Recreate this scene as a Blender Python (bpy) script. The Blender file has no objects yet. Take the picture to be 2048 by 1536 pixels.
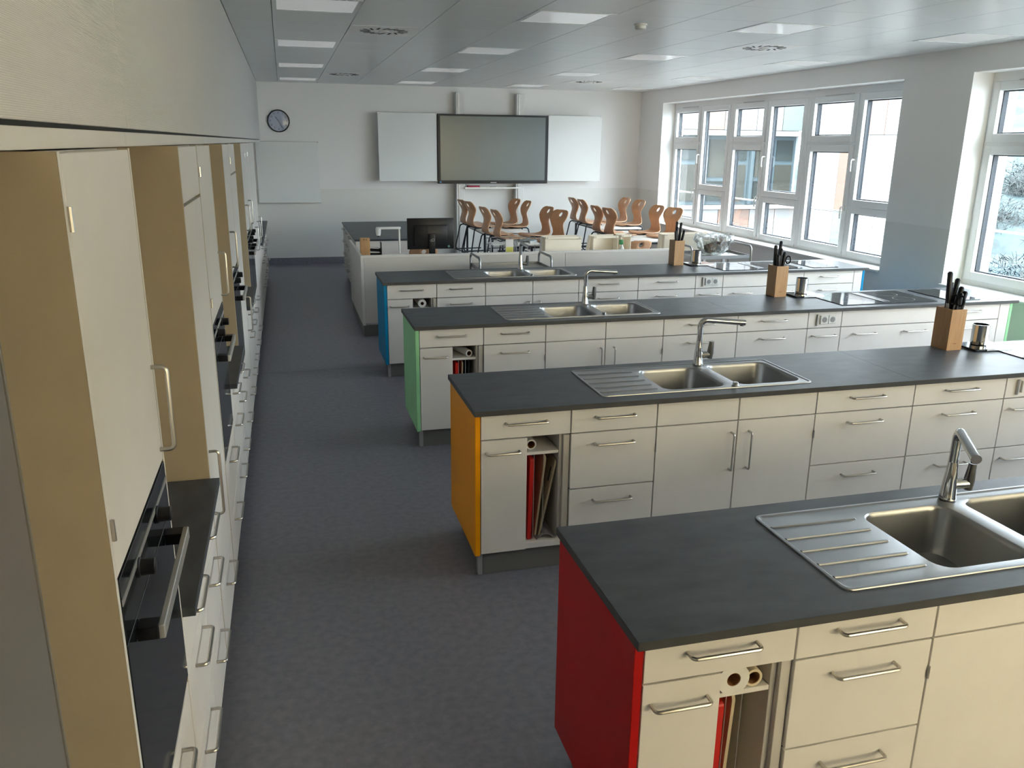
import bpy, bmesh, math, random
from mathutils import Vector, Matrix
random.seed(7)
PI = math.pi
SC = bpy.context.scene
COL = SC.collection

# ------------------------------------------------------------------ camera
F_PX, YAW, PITCH, ROLL = 1658.9, 0.2628, 0.2819, 0.0109
CAM = Vector((0.0919, 0.0, 2.1089))
fw = Vector((math.sin(YAW)*math.cos(PITCH), math.cos(YAW)*math.cos(PITCH), -math.sin(PITCH)))
r0 = Vector((math.cos(YAW), -math.sin(YAW), 0)); u0 = r0.cross(fw)
rt = r0*math.cos(ROLL)+u0*math.sin(ROLL); up = -r0*math.sin(ROLL)+u0*math.cos(ROLL)
cd = bpy.data.cameras.new('camera'); cam = bpy.data.objects.new('camera', cd); COL.objects.link(cam)
cd.sensor_fit = 'HORIZONTAL'; cd.sensor_width = 36.0; cd.lens = F_PX/2048*36.0
cd.clip_start = 0.02; cd.clip_end = 300
cam.matrix_world = Matrix(((rt.x, up.x, -fw.x, CAM.x), (rt.y, up.y, -fw.y, CAM.y), (rt.z, up.z, -fw.z, CAM.z), (0, 0, 0, 1)))
SC.camera = cam

# ------------------------------------------------------------------ world, sun, exposure
w = bpy.data.worlds.new('sky'); SC.world = w; w.use_nodes = True
bg = w.node_tree.nodes['Background']
bg.inputs['Color'].default_value = (0.83, 0.935, 1.0, 1); bg.inputs['Strength'].default_value = 2.6
sd = bpy.data.lights.new('sun', 'SUN'); sun = bpy.data.objects.new('sun', sd); COL.objects.link(sun)
sd.energy = 2.0; sd.angle = math.radians(2); sd.color = (1.0, 0.92, 0.82)
sun.rotation_euler = Vector((0.48, 0.36, -0.80)).to_track_quat('-Z', 'Y').to_euler()
sun.location = (-10, -10, 20)
SC.view_settings.view_transform = 'Standard'; SC.view_settings.look = 'None'
SC.view_settings.exposure = 3.05; SC.view_settings.gamma = 1.0; SC.view_settings.use_curve_mapping = False
cy = SC.cycles
cy.max_bounces = 8; cy.diffuse_bounces = 5; cy.glossy_bounces = 4; cy.transparent_max_bounces = 12
cy.caustics_reflective = False; cy.caustics_refractive = False; cy.sample_clamp_indirect = 6.0

# measured planes (metres)
XF = -0.247          # front plane of the wall cabinets
XR = 6.673           # window wall
XG = 6.92            # window frames
YW = 15.334          # back wall
YN = -2.3            # wall behind the camera
HC = 3.066           # ceiling
XW = -0.272          # acoustic bulkhead
ISL = [1.685, 3.611, 5.524, 7.433]
IX = 0.885
H, TT = 0.90, 0.026

for y0, y1 in ((8.2, 14.3), (1.08, 7.16)):      # light portals: sampling aid in the window openings
    ld = bpy.data.lights.new('window_portal', 'AREA'); ld.shape = 'RECTANGLE'
    ld.size = y1-y0; ld.size_y = 2.0; ld.cycles.is_portal = True
    lo = bpy.data.objects.new('window_portal', ld); COL.objects.link(lo)
    lo.location = (7.06, (y0+y1)/2, 1.78)
    lo.rotation_euler = (PI/2, 0, PI/2)

# ------------------------------------------------------------------ materials
def rgb(r, g, b):
    f = lambda c: ((c/255+0.055)/1.055)**2.4 if c/255 > 0.04045 else c/255/12.92
    return (f(r), f(g), f(b), 1)
MATS = {}
def mat(name, col, rough=0.5, metal=0.0, spec=0.5, noise=None, bump=None, coat=0.0):
    """procedural principled material; noise=(scale, amount, stretch) mottles the colour, bump=(scale, strength)"""
    m = bpy.data.materials.new(name); m.use_nodes = True
    nt = m.node_tree; b = nt.nodes['Principled BSDF']
    b.inputs['Base Color'].default_value = col; b.inputs['Roughness'].default_value = rough
    b.inputs['Metallic'].default_value = metal; b.inputs['Specular IOR Level'].default_value = spec
    b.inputs['Coat Weight'].default_value = coat
    tc = nt.nodes.new('ShaderNodeTexCoord')
    def noise_node(scale, stretch=(1, 1, 1), det=4):
        mp = nt.nodes.new('ShaderNodeMapping'); mp.inputs['Scale'].default_value = stretch
        n = nt.nodes.new('ShaderNodeTexNoise'); n.inputs['Scale'].default_value = scale; n.inputs['Detail'].default_value = det
        nt.links.new(tc.outputs['Object'], mp.inputs['Vector']); nt.links.new(mp.outputs['Vector'], n.inputs['Vector'])
        return n
    if noise:
        n = noise_node(noise[0], noise[2] if len(noise) > 2 else (1, 1, 1))
        cr = nt.nodes.new('ShaderNodeMapRange'); cr.inputs['From Min'].default_value = 0.3; cr.inputs['From Max'].default_value = 0.7
        cr.inputs['To Min'].default_value = 1-noise[1]; cr.inputs['To Max'].default_value = 1+noise[1]
        nt.links.new(n.outputs['Fac'], cr.inputs['Value'])
        mx = nt.nodes.new('ShaderNodeVectorMath'); mx.operation = 'SCALE'; mx.inputs[0].default_value = col[:3]
        nt.links.new(cr.outputs['Result'], mx.inputs['Scale']); nt.links.new(mx.outputs['Vector'], b.inputs['Base Color'])
    if bump:
        n = noise_node(bump[0], bump[2] if len(bump) > 2 else (1, 1, 1))
        bp = nt.nodes.new('ShaderNodeBump'); bp.inputs['Strength'].default_value = bump[1]; bp.inputs['Distance'].default_value = 0.002
        nt.links.new(n.outputs['Fac'], bp.inputs['Height']); nt.links.new(bp.outputs['Normal'], b.inputs['Normal'])
    MATS[name] = m
    return m
def glass_mat(name, tint, refl=0.08):
    m = bpy.data.materials.new(name); m.use_nodes = True; nt = m.node_tree
    for n in list(nt.nodes): nt.nodes.remove(n)
    o = nt.nodes.new('ShaderNodeOutputMaterial'); t = nt.nodes.new('ShaderNodeBsdfTransparent'); t.inputs['Color'].default_value = tint
    g = nt.nodes.new('ShaderNodeBsdfGlossy'); g.inputs['Roughness'].default_value = 0.02
    lw = nt.nodes.new('ShaderNodeLayerWeight'); lw.inputs['Blend'].default_value = 0.5
    pw = nt.nodes.new('ShaderNodeMath'); pw.operation = 'POWER'; pw.inputs[1].default_value = 4.0; nt.links.new(lw.outputs['Facing'], pw.inputs[0])
    fr = nt.nodes.new('ShaderNodeMapRange'); fr.inputs['To Min'].default_value = refl*0.5; fr.inputs['To Max'].default_value = 0.7; nt.links.new(pw.outputs[0], fr.inputs['Value'])
    mx = nt.nodes.new('ShaderNodeMixShader')
    nt.links.new(fr.outputs['Result'], mx.inputs['Fac']); nt.links.new(t.outputs[0], mx.inputs[1]); nt.links.new(g.outputs[0], mx.inputs[2])
    nt.links.new(mx.outputs[0], o.inputs['Surface']); MATS[name] = m
    return m
LAM = mat('white_laminate', (0.78, 0.75, 0.715, 1), 0.42, noise=(6, 0.02))
LAMB = mat('white_carcass', (0.60, 0.57, 0.53, 1), 0.5, noise=(5, 0.02))
SIDE = mat('beige_laminate', (0.46, 0.38, 0.265, 1), 0.5, noise=(8, 0.03))
DESK = mat('greige_laminate', (0.68, 0.645, 0.60, 1), 0.45, noise=(4, 0.03))
TOP = mat('dark_worktop', (0.064, 0.073, 0.085, 1), 0.42, spec=0.36, noise=(7, 0.22, (1, 2.2, 1)), bump=(180, 0.12))
EDGE = mat('worktop_edge', (0.045, 0.046, 0.046, 1), 0.42, noise=(9, 0.15))
FLOOR = mat('grey_linoleum', (0.196, 0.194, 0.230, 1), 0.42, noise=(26, 0.14), bump=(60, 0.08))
PLINTH = mat('grey_plinth', (0.17, 0.165, 0.15, 1), 0.5, noise=(6, 0.03))
ALU = mat('aluminium', (0.55, 0.55, 0.54, 1), 0.4, metal=0.8)
STEEL = mat('brushed_steel', (0.37, 0.375, 0.38, 1), 0.36, metal=1.0, bump=(90, 0.05, (1, 8, 1)))
CHROME = mat('chrome', (0.62, 0.63, 0.64, 1), 0.07, metal=1.0)
HANDLE = mat('satin_steel_handle', (0.50, 0.48, 0.44, 1), 0.3, metal=1.0)
DARKC = mat('dark_carcass', (0.10, 0.095, 0.09, 1), 0.6)
GAP = mat('dark_gap', (0.03, 0.03, 0.03, 1), 0.7)
RED = mat('red_laminate', rgb(178, 18, 16), 0.45, spec=0.25, noise=(5, 0.03))
YEL = mat('yellow_laminate', rgb(244, 160, 0), 0.45, spec=0.25, noise=(5, 0.03))
GRN = mat('green_laminate', rgb(158, 222, 166), 0.45, spec=0.25, noise=(5, 0.03))
BLU = mat('blue_laminate', rgb(0, 140, 190), 0.45, spec=0.25, noise=(5, 0.03))
BLACK = mat('black_plastic', (0.008, 0.008, 0.009, 1), 0.35, spec=0.3)
BGLASS = mat('black_glass', (0.012, 0.014, 0.016, 1), 0.08, spec=0.6)
HOB = mat('hob_glass', (0.03, 0.033, 0.036, 1), 0.06, spec=0.6)
DIAL = mat('dark_grey_lever', (0.10, 0.105, 0.11, 1), 0.3, metal=0.4)
WHITE = mat('white_plastic', (0.72, 0.72, 0.70, 1), 0.35)
PVC = mat('white_window_frame', (0.82, 0.83, 0.83, 1), 0.32)
NAVY = mat('dark_blue_gasket', (0.006, 0.011, 0.018, 1), 0.6, spec=0.2)
TILE = mat('ceiling_metal', (0.82, 0.85, 0.855, 1), 0.30, spec=0.3, noise=(0.7, 0.02))
GRID = mat('ceiling_joint', (0.26, 0.28, 0.28, 1), 0.5)
DIFF = mat('lamp_diffuser_sheen_glow', (0.88, 0.885, 0.88, 1), 0.18, noise=(60, 0.04))
DIFF.node_tree.nodes['Principled BSDF'].inputs['Emission Color'].default_value = (0.95, 0.98, 1, 1); DIFF.node_tree.nodes['Principled BSDF'].inputs['Emission Strength'].default_value = 0.018  # faint glow stands in for window light reflected by the unlit diffusers
PAPER = mat('paper', (0.74, 0.73, 0.70, 1), 0.7, noise=(20, 0.03))
CARD = mat('brown_cardboard', rgb(140, 100, 62), 0.8, noise=(15, 0.08))
CREAM = mat('cream_plastic', rgb(240, 229, 210), 0.45, noise=(6, 0.02))
BOARD = mat('pale_chopping_board', rgb(196, 180, 150), 0.5, noise=(9, 0.05))
REDP = mat('red_plastic', rgb(190, 28, 18), 0.4)
GREENP = mat('green_plastic', rgb(20, 120, 60), 0.4)
MAGENTA = mat('red_cloth', rgb(170, 40, 70), 0.6)
DARKM = mat('black_tube', (0.016, 0.022, 0.03, 1), 0.35, metal=0.3)
TABLE = mat('pale_table_laminate', (0.74, 0.70, 0.65, 1), 0.35, noise=(3, 0.03))
GLASS = glass_mat('window_glass', (0.955, 0.965, 0.97, 1))
FILM = glass_mat('clear_film', (0.86, 0.87, 0.86, 1))

def wood_mat(name, c1, c2, scale, axis=(1, 12, 12), rough=0.4):
    m = mat(name, c1, rough); nt = m.node_tree; b = nt.nodes['Principled BSDF']
    tc = nt.nodes.new('ShaderNodeTexCoord'); mp = nt.nodes.new('ShaderNodeMapping'); mp.inputs['Scale'].default_value = axis
    n = nt.nodes.new('ShaderNodeTexNoise'); n.inputs['Scale'].default_value = scale; n.inputs['Detail'].default_value = 5
    cr = nt.nodes.new('ShaderNodeValToRGB'); cr.color_ramp.elements[0].color = c1; cr.color_ramp.elements[1].color = c2
    cr.color_ramp.elements[0].position = 0.3; cr.color_ramp.elements[1].position = 0.7
    nt.links.new(tc.outputs['Object'], mp.inputs['Vector']); nt.links.new(mp.outputs['Vector'], n.inputs['Vector'])
    nt.links.new(n.outputs['Fac'], cr.inputs['Fac']); nt.links.new(cr.outputs['Color'], b.inputs['Base Color'])
    return m
WOOD = wood_mat('beech_wood', rgb(170, 128, 84), rgb(186, 146, 100), 6, (14, 14, 1))
SHELL = wood_mat('beech_veneer', rgb(200, 150, 112), rgb(216, 170, 132), 5, (2, 14, 2), 0.32)

def wall_mat(name, split):
    """painted plaster; a slightly darker, glossier dado paint below the split height"""
    m = mat(name, (0.62, 0.63, 0.62, 1), 0.6); nt = m.node_tree; b = nt.nodes['Principled BSDF']
    g = nt.nodes.new('ShaderNodeNewGeometry'); s = nt.nodes.new('ShaderNodeSeparateXYZ'); nt.links.new(g.outputs['Position'], s.inputs[0])
    lt = nt.nodes.new('ShaderNodeMath'); lt.operation = 'LESS_THAN'; lt.inputs[1].default_value = split; nt.links.new(s.outputs['Z'], lt.inputs[0])
    mx = nt.nodes.new('ShaderNodeMix'); mx.data_type = 'RGBA'
    mx.inputs['A'].default_value = (0.86, 0.855, 0.845, 1); mx.inputs['B'].default_value = (0.76, 0.76, 0.73, 1)
    nt.links.new(lt.outputs[0], mx.inputs['Factor']); nt.links.new(mx.outputs['Result'], b.inputs['Base Color'])
    r = nt.nodes.new('ShaderNodeMapRange'); r.inputs['To Min'].default_value = 0.6; r.inputs['To Max'].default_value = 0.38
    nt.links.new(lt.outputs[0], r.inputs['Value']); nt.links.new(r.outputs['Result'], b.inputs['Roughness'])
    n = nt.nodes.new('ShaderNodeTexNoise'); n.inputs['Scale'].default_value = 140
    nt.links.new(g.outputs['Position'], n.inputs['Vector'])
    bp = nt.nodes.new('ShaderNodeBump'); bp.inputs['Strength'].default_value = 0.12; bp.inputs['Distance'].default_value = 0.002
    nt.links.new(n.outputs['Fac'], bp.inputs['Height']); nt.links.new(bp.outputs['Normal'], b.inputs['Normal'])
    return m
WALL = wall_mat('painted_wall', 1.31)
PLAIN = mat('plain_plaster', (0.78, 0.78, 0.77, 1), 0.6)
WARM = mat('warm_bounce_plaster', (0.72, 0.58, 0.40, 1), 0.6)  # tint of the unseen near wall, chosen to bounce warm light

def acoustic_mat():
    m = mat('grooved_acoustic_panel', (0.60, 0.585, 0.555, 1), 0.55); nt = m.node_tree; b = nt.nodes['Principled BSDF']
    g = nt.nodes.new('ShaderNodeNewGeometry')
    wv = nt.nodes.new('ShaderNodeTexWave'); wv.wave_type = 'BANDS'; wv.bands_direction = 'Z'; wv.inputs['Scale'].default_value = 95
    nt.links.new(g.outputs['Position'], wv.inputs['Vector'])
    bp = nt.nodes.new('ShaderNodeBump'); bp.inputs['Strength'].default_value = 0.35; bp.inputs['Distance'].default_value = 0.002
    nt.links.new(wv.outputs['Fac'], bp.inputs['Height']); nt.links.new(bp.outputs['Normal'], b.inputs['Normal'])
    mr = nt.nodes.new('ShaderNodeMapRange'); mr.inputs['To Min'].default_value = 0.86; mr.inputs['To Max'].default_value = 1.03
    nt.links.new(wv.outputs['Fac'], mr.inputs['Value'])
    mx = nt.nodes.new('ShaderNodeVectorMath'); mx.operation = 'SCALE'; mx.inputs[0].default_value = (0.80, 0.785, 0.765)
    nt.links.new(mr.outputs['Result'], mx.inputs['Scale']); nt.links.new(mx.outputs['Vector'], b.inputs['Base Color'])
    return m
ACOU = acoustic_mat()

# ------------------------------------------------------------------ geometry helpers
CACHE = {}
def link(name, me, parent=None, loc=(0, 0, 0), rot=(0, 0, 0)):
    o = bpy.data.objects.new(name, me); COL.objects.link(o); o.location = loc; o.rotation_euler = rot
    if parent is not None: o.parent = parent
    return o
def tag(o, label=None, cat=None, group=None, kind=None):
    if label: o['label'] = label
    if cat: o['category'] = cat
    if group: o['group'] = group
    if kind: o['kind'] = kind
    return o
def thing(name, label, cat, loc=(0, 0, 0), rz=0.0, group=None):
    o = bpy.data.objects.new(name, None); COL.objects.link(o); o.empty_display_size = 0.1
    o.location = loc; o.rotation_euler = (0, 0, rz)
    return tag(o, label, cat, group)
def box_mesh(dx, dy, dz, m, bev):
    k = ('b', round(dx, 4), round(dy, 4), round(dz, 4), m.name, bev)
    if k not in CACHE:
        bm = bmesh.new(); bmesh.ops.create_cube(bm, size=1.0)
        bmesh.ops.scale(bm, vec=(dx, dy, dz), verts=bm.verts)
        if bev: bmesh.ops.bevel(bm, geom=list(bm.edges), offset=min(bev, 0.3*min(dx, dy, dz)), segments=1, affect='EDGES', profile=0.5)
        me = bpy.data.meshes.new('box'); bm.to_mesh(me); bm.free(); me.materials.append(m); CACHE[k] = me
    return CACHE[k]
def pbox(name, parent, m, x0, x1, y0, y1, z0, z1, bev=0.0012, rot=(0, 0, 0)):
    """box part between the given limits, in the coordinates of its parent"""
    return link(name, box_mesh(x1-x0, y1-y0, z1-z0, m, bev), parent, ((x0+x1)/2, (y0+y1)/2, (z0+z1)/2), rot)
def fillet(pts, r, n=5):
    pts = [Vector(p) for p in pts]; out = [pts[0]]
    for a, b, c in zip(pts, pts[1:], pts[2:]):
        d1 = (a-b).normalized(); d2 = (c-b).normalized(); ang = d1.angle(d2)
        t = min(r/math.tan(ang/2), 0.49*(a-b).length, 0.49*(c-b).length); rr = t*math.tan(ang/2)
        bis = (d1+d2).normalized(); ce = b+bis*(rr/math.sin(ang/2)); p0 = b+d1*t-ce; p1 = b+d2*t-ce
        tot = p0.angle(p1); ax = p0.cross(p1).normalized()
        for i in range(n+1): out.append(ce+Matrix.Rotation(tot*i/n, 3, ax) @ p0)
    out.append(pts[-1]); return out
class MB:
    def __init__(s): s.bm = bmesh.new()
    def box(s, x0, x1, y0, y1, z0, z1, bev=0.0, mtx=None):
        g = bmesh.ops.create_cube(s.bm, size=1.0)['verts']
        bmesh.ops.scale(s.bm, vec=(x1-x0, y1-y0, z1-z0), verts=g)
        bmesh.ops.translate(s.bm, vec=((x0+x1)/2, (y0+y1)/2, (z0+z1)/2), verts=g)
        if mtx is not None: bmesh.ops.transform(s.bm, matrix=mtx, verts=g)
        if bev:
            ed = list({e for v in g for e in v.link_edges}); bmesh.ops.bevel(s.bm, geom=ed, offset=bev, segments=2, affect='EDGES', profile=0.5)
        return s
    def tube(s, pts, r, n=8, fr=0.0, fn=5, radii=None, closed=False):
        P = fillet(pts, fr, fn) if fr else [Vector(p) for p in pts]
        rings = []; prev = None
        N = len(P)
        for i, p in enumerate(P):
            if closed: t = (P[(i+1) % N]-P[i-1]).normalized()
            else: t = ((P[min(i+1, N-1)]-P[max(i-1, 0)])).normalized()
            if prev is None:
                a = Vector((0, 0, 1)) if abs(t.z) < 0.9 else Vector((1, 0, 0)); u = t.cross(a).normalized()
            else:
                u = (prev-t*prev.dot(t)).normalized()
            prev = u; v = t.cross(u); rr = radii[i] if radii else r
            rings.append([s.bm.verts.new(p+(u*math.cos(2*PI*k/n)+v*math.sin(2*PI*k/n))*rr) for k in range(n)])
        M = N if closed else N-1
        for i in range(M):
            a, b = rings[i], rings[(i+1) % N]
            for k in range(n): s.bm.faces.new((a[k], a[(k+1) % n], b[(k+1) % n], b[k]))
        if not closed: s.bm.faces.new(rings[0][::-1]); s.bm.faces.new(rings[-1])
        return s
    def lathe(s, prof, n=20, c=(0, 0, 0), cap=True):
        rings = []
        for r, z in prof:
            rings.append([s.bm.verts.new((c[0]+r*math.cos(2*PI*k/n), c[1]+r*math.sin(2*PI*k/n), c[2]+z)) for k in range(n)])
        for a, b in zip(rings, rings[1:]):
            for k in range(n): s.bm.faces.new((a[k], a[(k+1) % n], b[(k+1) % n], b[k]))
        if cap: s.bm.faces.new(rings[0][::-1]); s.bm.faces.new(rings[-1])
        return s
    def loft(s, loops, cap0=False, cap1=True):
        rings = [[s.bm.verts.new(p) for p in L] for L in loops]; n = len(rings[0])
        for a, b in zip(rings, rings[1:]):
            for k in range(n): s.bm.faces.new((a[k], a[(k+1) % n], b[(k+1) % n], b[k]))
        if cap0: s.bm.faces.new(rings[0][::-1])
        if cap1: s.bm.faces.new(rings[-1])
        return rings
    def prism(s, poly, y0, y1):
        """polygon in x,z extruded along y"""
        a = [s.bm.verts.new((x, y0, z)) for x, z in poly]; b = [s.bm.verts.new((x, y1, z)) for x, z in poly]; n = len(poly)
        s.bm.faces.new(a); s.bm.faces.new(b[::-1])
        for k in range(n): s.bm.faces.new((a[k], b[k], b[(k+1) % n], a[(k+1) % n]))
        return s
    def mesh(s, m, smooth=0.6):
        bmesh.ops.recalc_face_normals(s.bm, faces=s.bm.faces)
        me = bpy.data.meshes.new('mesh'); s.bm.to_mesh(me); s.bm.free(); me.materials.append(m)
        if smooth:
            for p in me.polygons: p.use_smooth = True
            me.set_sharp_from_angle(angle=smooth)
        return me
    def build(s, name, m, parent=None, loc=(0, 0, 0), rot=(0, 0, 0), smooth=0.6):
        return link(name, s.mesh(m, smooth), parent, loc, rot)
def rr(x0, x1, y0, y1, r, z, n=5):
    out = []
    for cx, cy_, a0 in ((x1-r, y0+r, -PI/2), (x1-r, y1-r, 0), (x0+r, y1-r, PI/2), (x0+r, y0+r, PI)):
        for i in range(n+1):
            a = a0+PI/2*i/n; out.append((cx+r*math.cos(a), cy_+r*math.sin(a), z))
    return out
def copy_tree(o, parent=None):
    c = o.copy(); COL.objects.link(c); c.parent = parent
    for ch in list(o.children): copy_tree(ch, c)
    return c
def fill_holes(bm, loops):
    """flat face between an outer loop and inner loops of existing verts"""
    ed = []
    for L in loops:
        for a, b in zip(L, L[1:]+L[:1]):
            e = bm.edges.get((a, b)) or bm.edges.new((a, b)); ed.append(e)
    bmesh.ops.triangle_fill(bm, use_beauty=True, edges=ed)

# ------------------------------------------------------------------ the room
def struct(o, label): return tag(o, label=label, kind='structure')
fl = MB(); fl.box(-1.0, 7.1, YN-0.2, YW+0.2, -0.12, 0); floor = struct(fl.build('floor', FLOOR, smooth=0), 'dark blue-grey linoleum floor of the teaching kitchen')
seam = pbox('weld_seam', floor, mat('seam', (0.16, 0.17, 0.19, 1), 0.4), -0.3, 6.6, 7.905, 7.915, -0.001, 0.0006, 0)
bk = MB(); bk.box(-1.0, 7.1, YW, YW+0.2, 0, HC+0.3); wall_back = struct(bk.build('wall_back', WALL, smooth=0), 'white back wall with a grey painted dado')
wl = MB(); wl.box(-1.05, -0.9, YN-0.2, YW, 0, HC+0.3); struct(wl.build('wall_left', PLAIN, smooth=0), 'white wall behind the tall cabinets')
wn = MB(); NX0, NX1 = 2.40, 6.49  # opening for the added fill-light window
wn.box(-1.0, NX0, YN-0.2, YN, 0, HC+0.3); wn.box(NX1, 7.1, YN-0.2, YN, 0, HC+0.3); wn.box(NX0, NX1, YN-0.2, YN, 0, 0.72); wn.box(NX0, NX1, YN-0.2, YN, 2.83, HC+0.3); struct(wn.build('wall_near', WARM, smooth=0), 'unseen wall behind the camera, tinted warm to bounce light')
wr = MB()
WIN = [(8.17, 14.33), (1.07, 7.19)]
ZS, ZT = 0.75, 2.83
for a, b in ((14.33, YW), (7.19, 8.17), (YN, 1.07)): wr.box(XR, XR+0.42, a, b, 0, HC+0.3)
for a, b in WIN: wr.box(XR, XR+0.42, a, b, 0, ZS-0.03); wr.box(XR, XR+0.42, a, b, ZT, HC+0.3)
struct(wr.build('wall_right', WALL, smooth=0), 'window wall in white above a grey dado')
struct(pbox('baseboard_back', None, FLOOR, XW, XR, YW-0.012, YW+0.001, 0, 0.117), 'dark coved skirting along the back wall')
struct(pbox('baseboard_right', None, FLOOR, XR-0.012, XR+0.001, YN, YW-0.013, 0, 0.117), 'dark coved skirting under the windows')
# bulkhead with acoustic panels over the tall cabinets
bulk = struct(pbox('trim_1', None, GAP, -0.9, XW-0.02, YN, YW, 2.10, HC+0.25, 0), 'bulkhead over the tall cabinets')
e = [YN, -0.1, 2.285, 4.7, 7.1, 9.5, 11.9, 14.3, YW]
cx, cyy, cz = bulk.location
for a, b in zip(e, e[1:]):
    link('acoustic_panel', box_mesh(0.024, b-a-0.003, HC-2.137, ACOU, 0.001), bulk, (XW-0.012-cx, (a+b)/2-cyy, (HC+2.133)/2-cz))
    link('fascia_strip', box_mesh(0.018, b-a-0.002, 0.034, LAM, 0.001), bulk, (XW-0.016-cx, (a+b)/2-cyy, 2.1095-cz))
# ceiling: slab and metal tiles
cl = MB(); cl.box(-1.0, 7.1, YN-0.2, YW+0.2, HC+0.012, HC+0.3); ceiling = struct(cl.build('ceiling', GRID, smooth=0), 'grey metal tile ceiling')
MX, MY = 0.637, 0.6455
gx = [XW]+[0.075+MX*i for i in range(11)]+[XR]
gy = [YW]
y = 14.166+MY
k = 0
gyl = [14.166+MY-MY*i for i in range(0, 27) if 14.166+MY-MY*i > YN]
rows = [YW]+gyl+[YN]
LIGHTX = [0.075, 0.075+3*MX, 0.075+6*MX, 0.075+9*MX]; LIGHTY = [14.166-MY*4*i for i in range(0, 7)]
VENTS = [(0.712, 7.711), (4.534, 7.711), (0.712, 12.875), (4.534, 12.875), (0.712, 2.547), (4.534, 2.547)]
stuffm = MB()
def occupied(x0, y0):
    return any(abs(x0-a) < 0.05 for a in LIGHTX) and any(abs(y0-b) < 0.05 for b in LIGHTY) or any(abs(x0-a) < 0.05 and abs(y0-b) < 0.05 for a, b in VENTS)
for x0, x1 in zip(gx, gx[1:]):
    for y1, y0 in zip(rows, rows[1:]):
        if occupied(x0, y0): continue
        g = 0.003
        if y0 < 2.4: stuffm.box(x0+g, x1-g, y0+g*0.6, y1-g*0.6, HC, HC+0.011)
        else: pbox('ceiling_tile', ceiling, TILE, x0+g, x1-g, y0+g*0.6, y1-g*0.6, HC, HC+0.011, 0.001)
tag(stuffm.build('ceiling_tiles_near', TILE, ceiling, smooth=0), kind='stuff')
# lamps (off) in the ceiling grid; diffusers glow faintly in place of reflected daylight
def ceiling_light(x0, y0, label, lit=False):
    t = thing('ceiling_light', label, 'ceiling light', (x0+MX/2, y0+MY/2, HC), 0, 'square ceiling lights')
    a, b, fwid = MX/2-0.004, MY/2-0.004, 0.032
    m = MB(); 
    m.box(-a, a, -b, -b+fwid, -0.003, 0.011); m.box(-a, a, b-fwid, b, -0.003, 0.011); m.box(-a, -a+fwid, -b+fwid, b-fwid, -0.003, 0.011); m.box(a-fwid, a, -b+fwid, b-fwid, -0.003, 0.011)
    m.build('frame', TILE, t, smooth=0)
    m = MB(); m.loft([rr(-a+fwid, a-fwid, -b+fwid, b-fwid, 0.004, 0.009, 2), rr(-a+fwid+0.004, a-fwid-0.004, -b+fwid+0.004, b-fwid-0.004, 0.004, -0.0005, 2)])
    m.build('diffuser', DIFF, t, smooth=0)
    if lit:
        ld = bpy.data.lights.new('lamp_light', 'AREA'); ld.shape = 'SQUARE'; ld.size = 0.55; ld.energy = 5; ld.color = (1.0, 0.72, 0.42)
        lo = bpy.data.objects.new('lamp_light', ld); COL.objects.link(lo); lo.parent = t; lo.location = (0, 0, -0.02)
    return t
cname = ['nearest the acoustic wall', 'second from the acoustic wall', 'second from the windows', 'nearest the windows']
rname = ['in the row at the board wall', 'in the second row from the board', 'in the third row from the board', 'in the nearest visible row', 'above the yellow-ended island', 'above the red-ended island', 'behind the camera']
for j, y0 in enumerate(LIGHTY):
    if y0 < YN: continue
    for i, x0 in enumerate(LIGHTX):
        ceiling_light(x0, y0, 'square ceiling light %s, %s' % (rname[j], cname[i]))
VENTM = mat('vent_white', (0.93, 0.93, 0.92, 1), 0.4)
def ceiling_vent(x0, y0, label):
    t = thing('ceiling_vent', label, 'vent', (x0+MX/2, y0+MY/2, HC), 0, 'swirl ceiling vents')
    pbox('plate', t, VENTM, -MX/2+0.004, MX/2-0.004, -MY/2+0.004, MY/2-0.004, -0.003, 0.011)
    for k in range(16):
        a = 2*PI*k/16
        m = box_mesh(0.095, 0.020, 0.003, GAP, 0)
        link('slot', m, t, (0.17*math.cos(a), 0.17*math.sin(a), -0.0035), (0, 0, a+0.5))
    MB().lathe([(0.05, 0), (0.05, -0.008), (0.03, -0.012)], 16, (0, 0, -0.003)).build('hub', WHITE, t)
    return t
for (x0, y0), lb in zip(VENTS, ('swirl vent in the ceiling near the acoustic wall, nearer the camera', 'swirl vent in the ceiling near the windows, nearer the camera', 'swirl vent in the ceiling near the acoustic wall, towards the board', 'swirl vent in the ceiling near the windows, towards the board', 'swirl vent in the ceiling over the red-ended island, left', 'swirl vent in the ceiling over the red-ended island, right')):
    ceiling_vent(x0, y0, lb)
sm = thing('smoke_detector', 'round white smoke detector on the ceiling tiles', 'smoke detector', (3.0, 6.86, HC))
MB().lathe([(0.055, 0), (0.055, -0.012), (0.05, -0.015)], 20).build('base', WHITE, sm)
MB().lathe([(0.046, -0.015), (0.046, -0.036), (0.036, -0.045), (0.01, -0.047)], 20).build('sensor_head', WHITE, sm)

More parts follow.
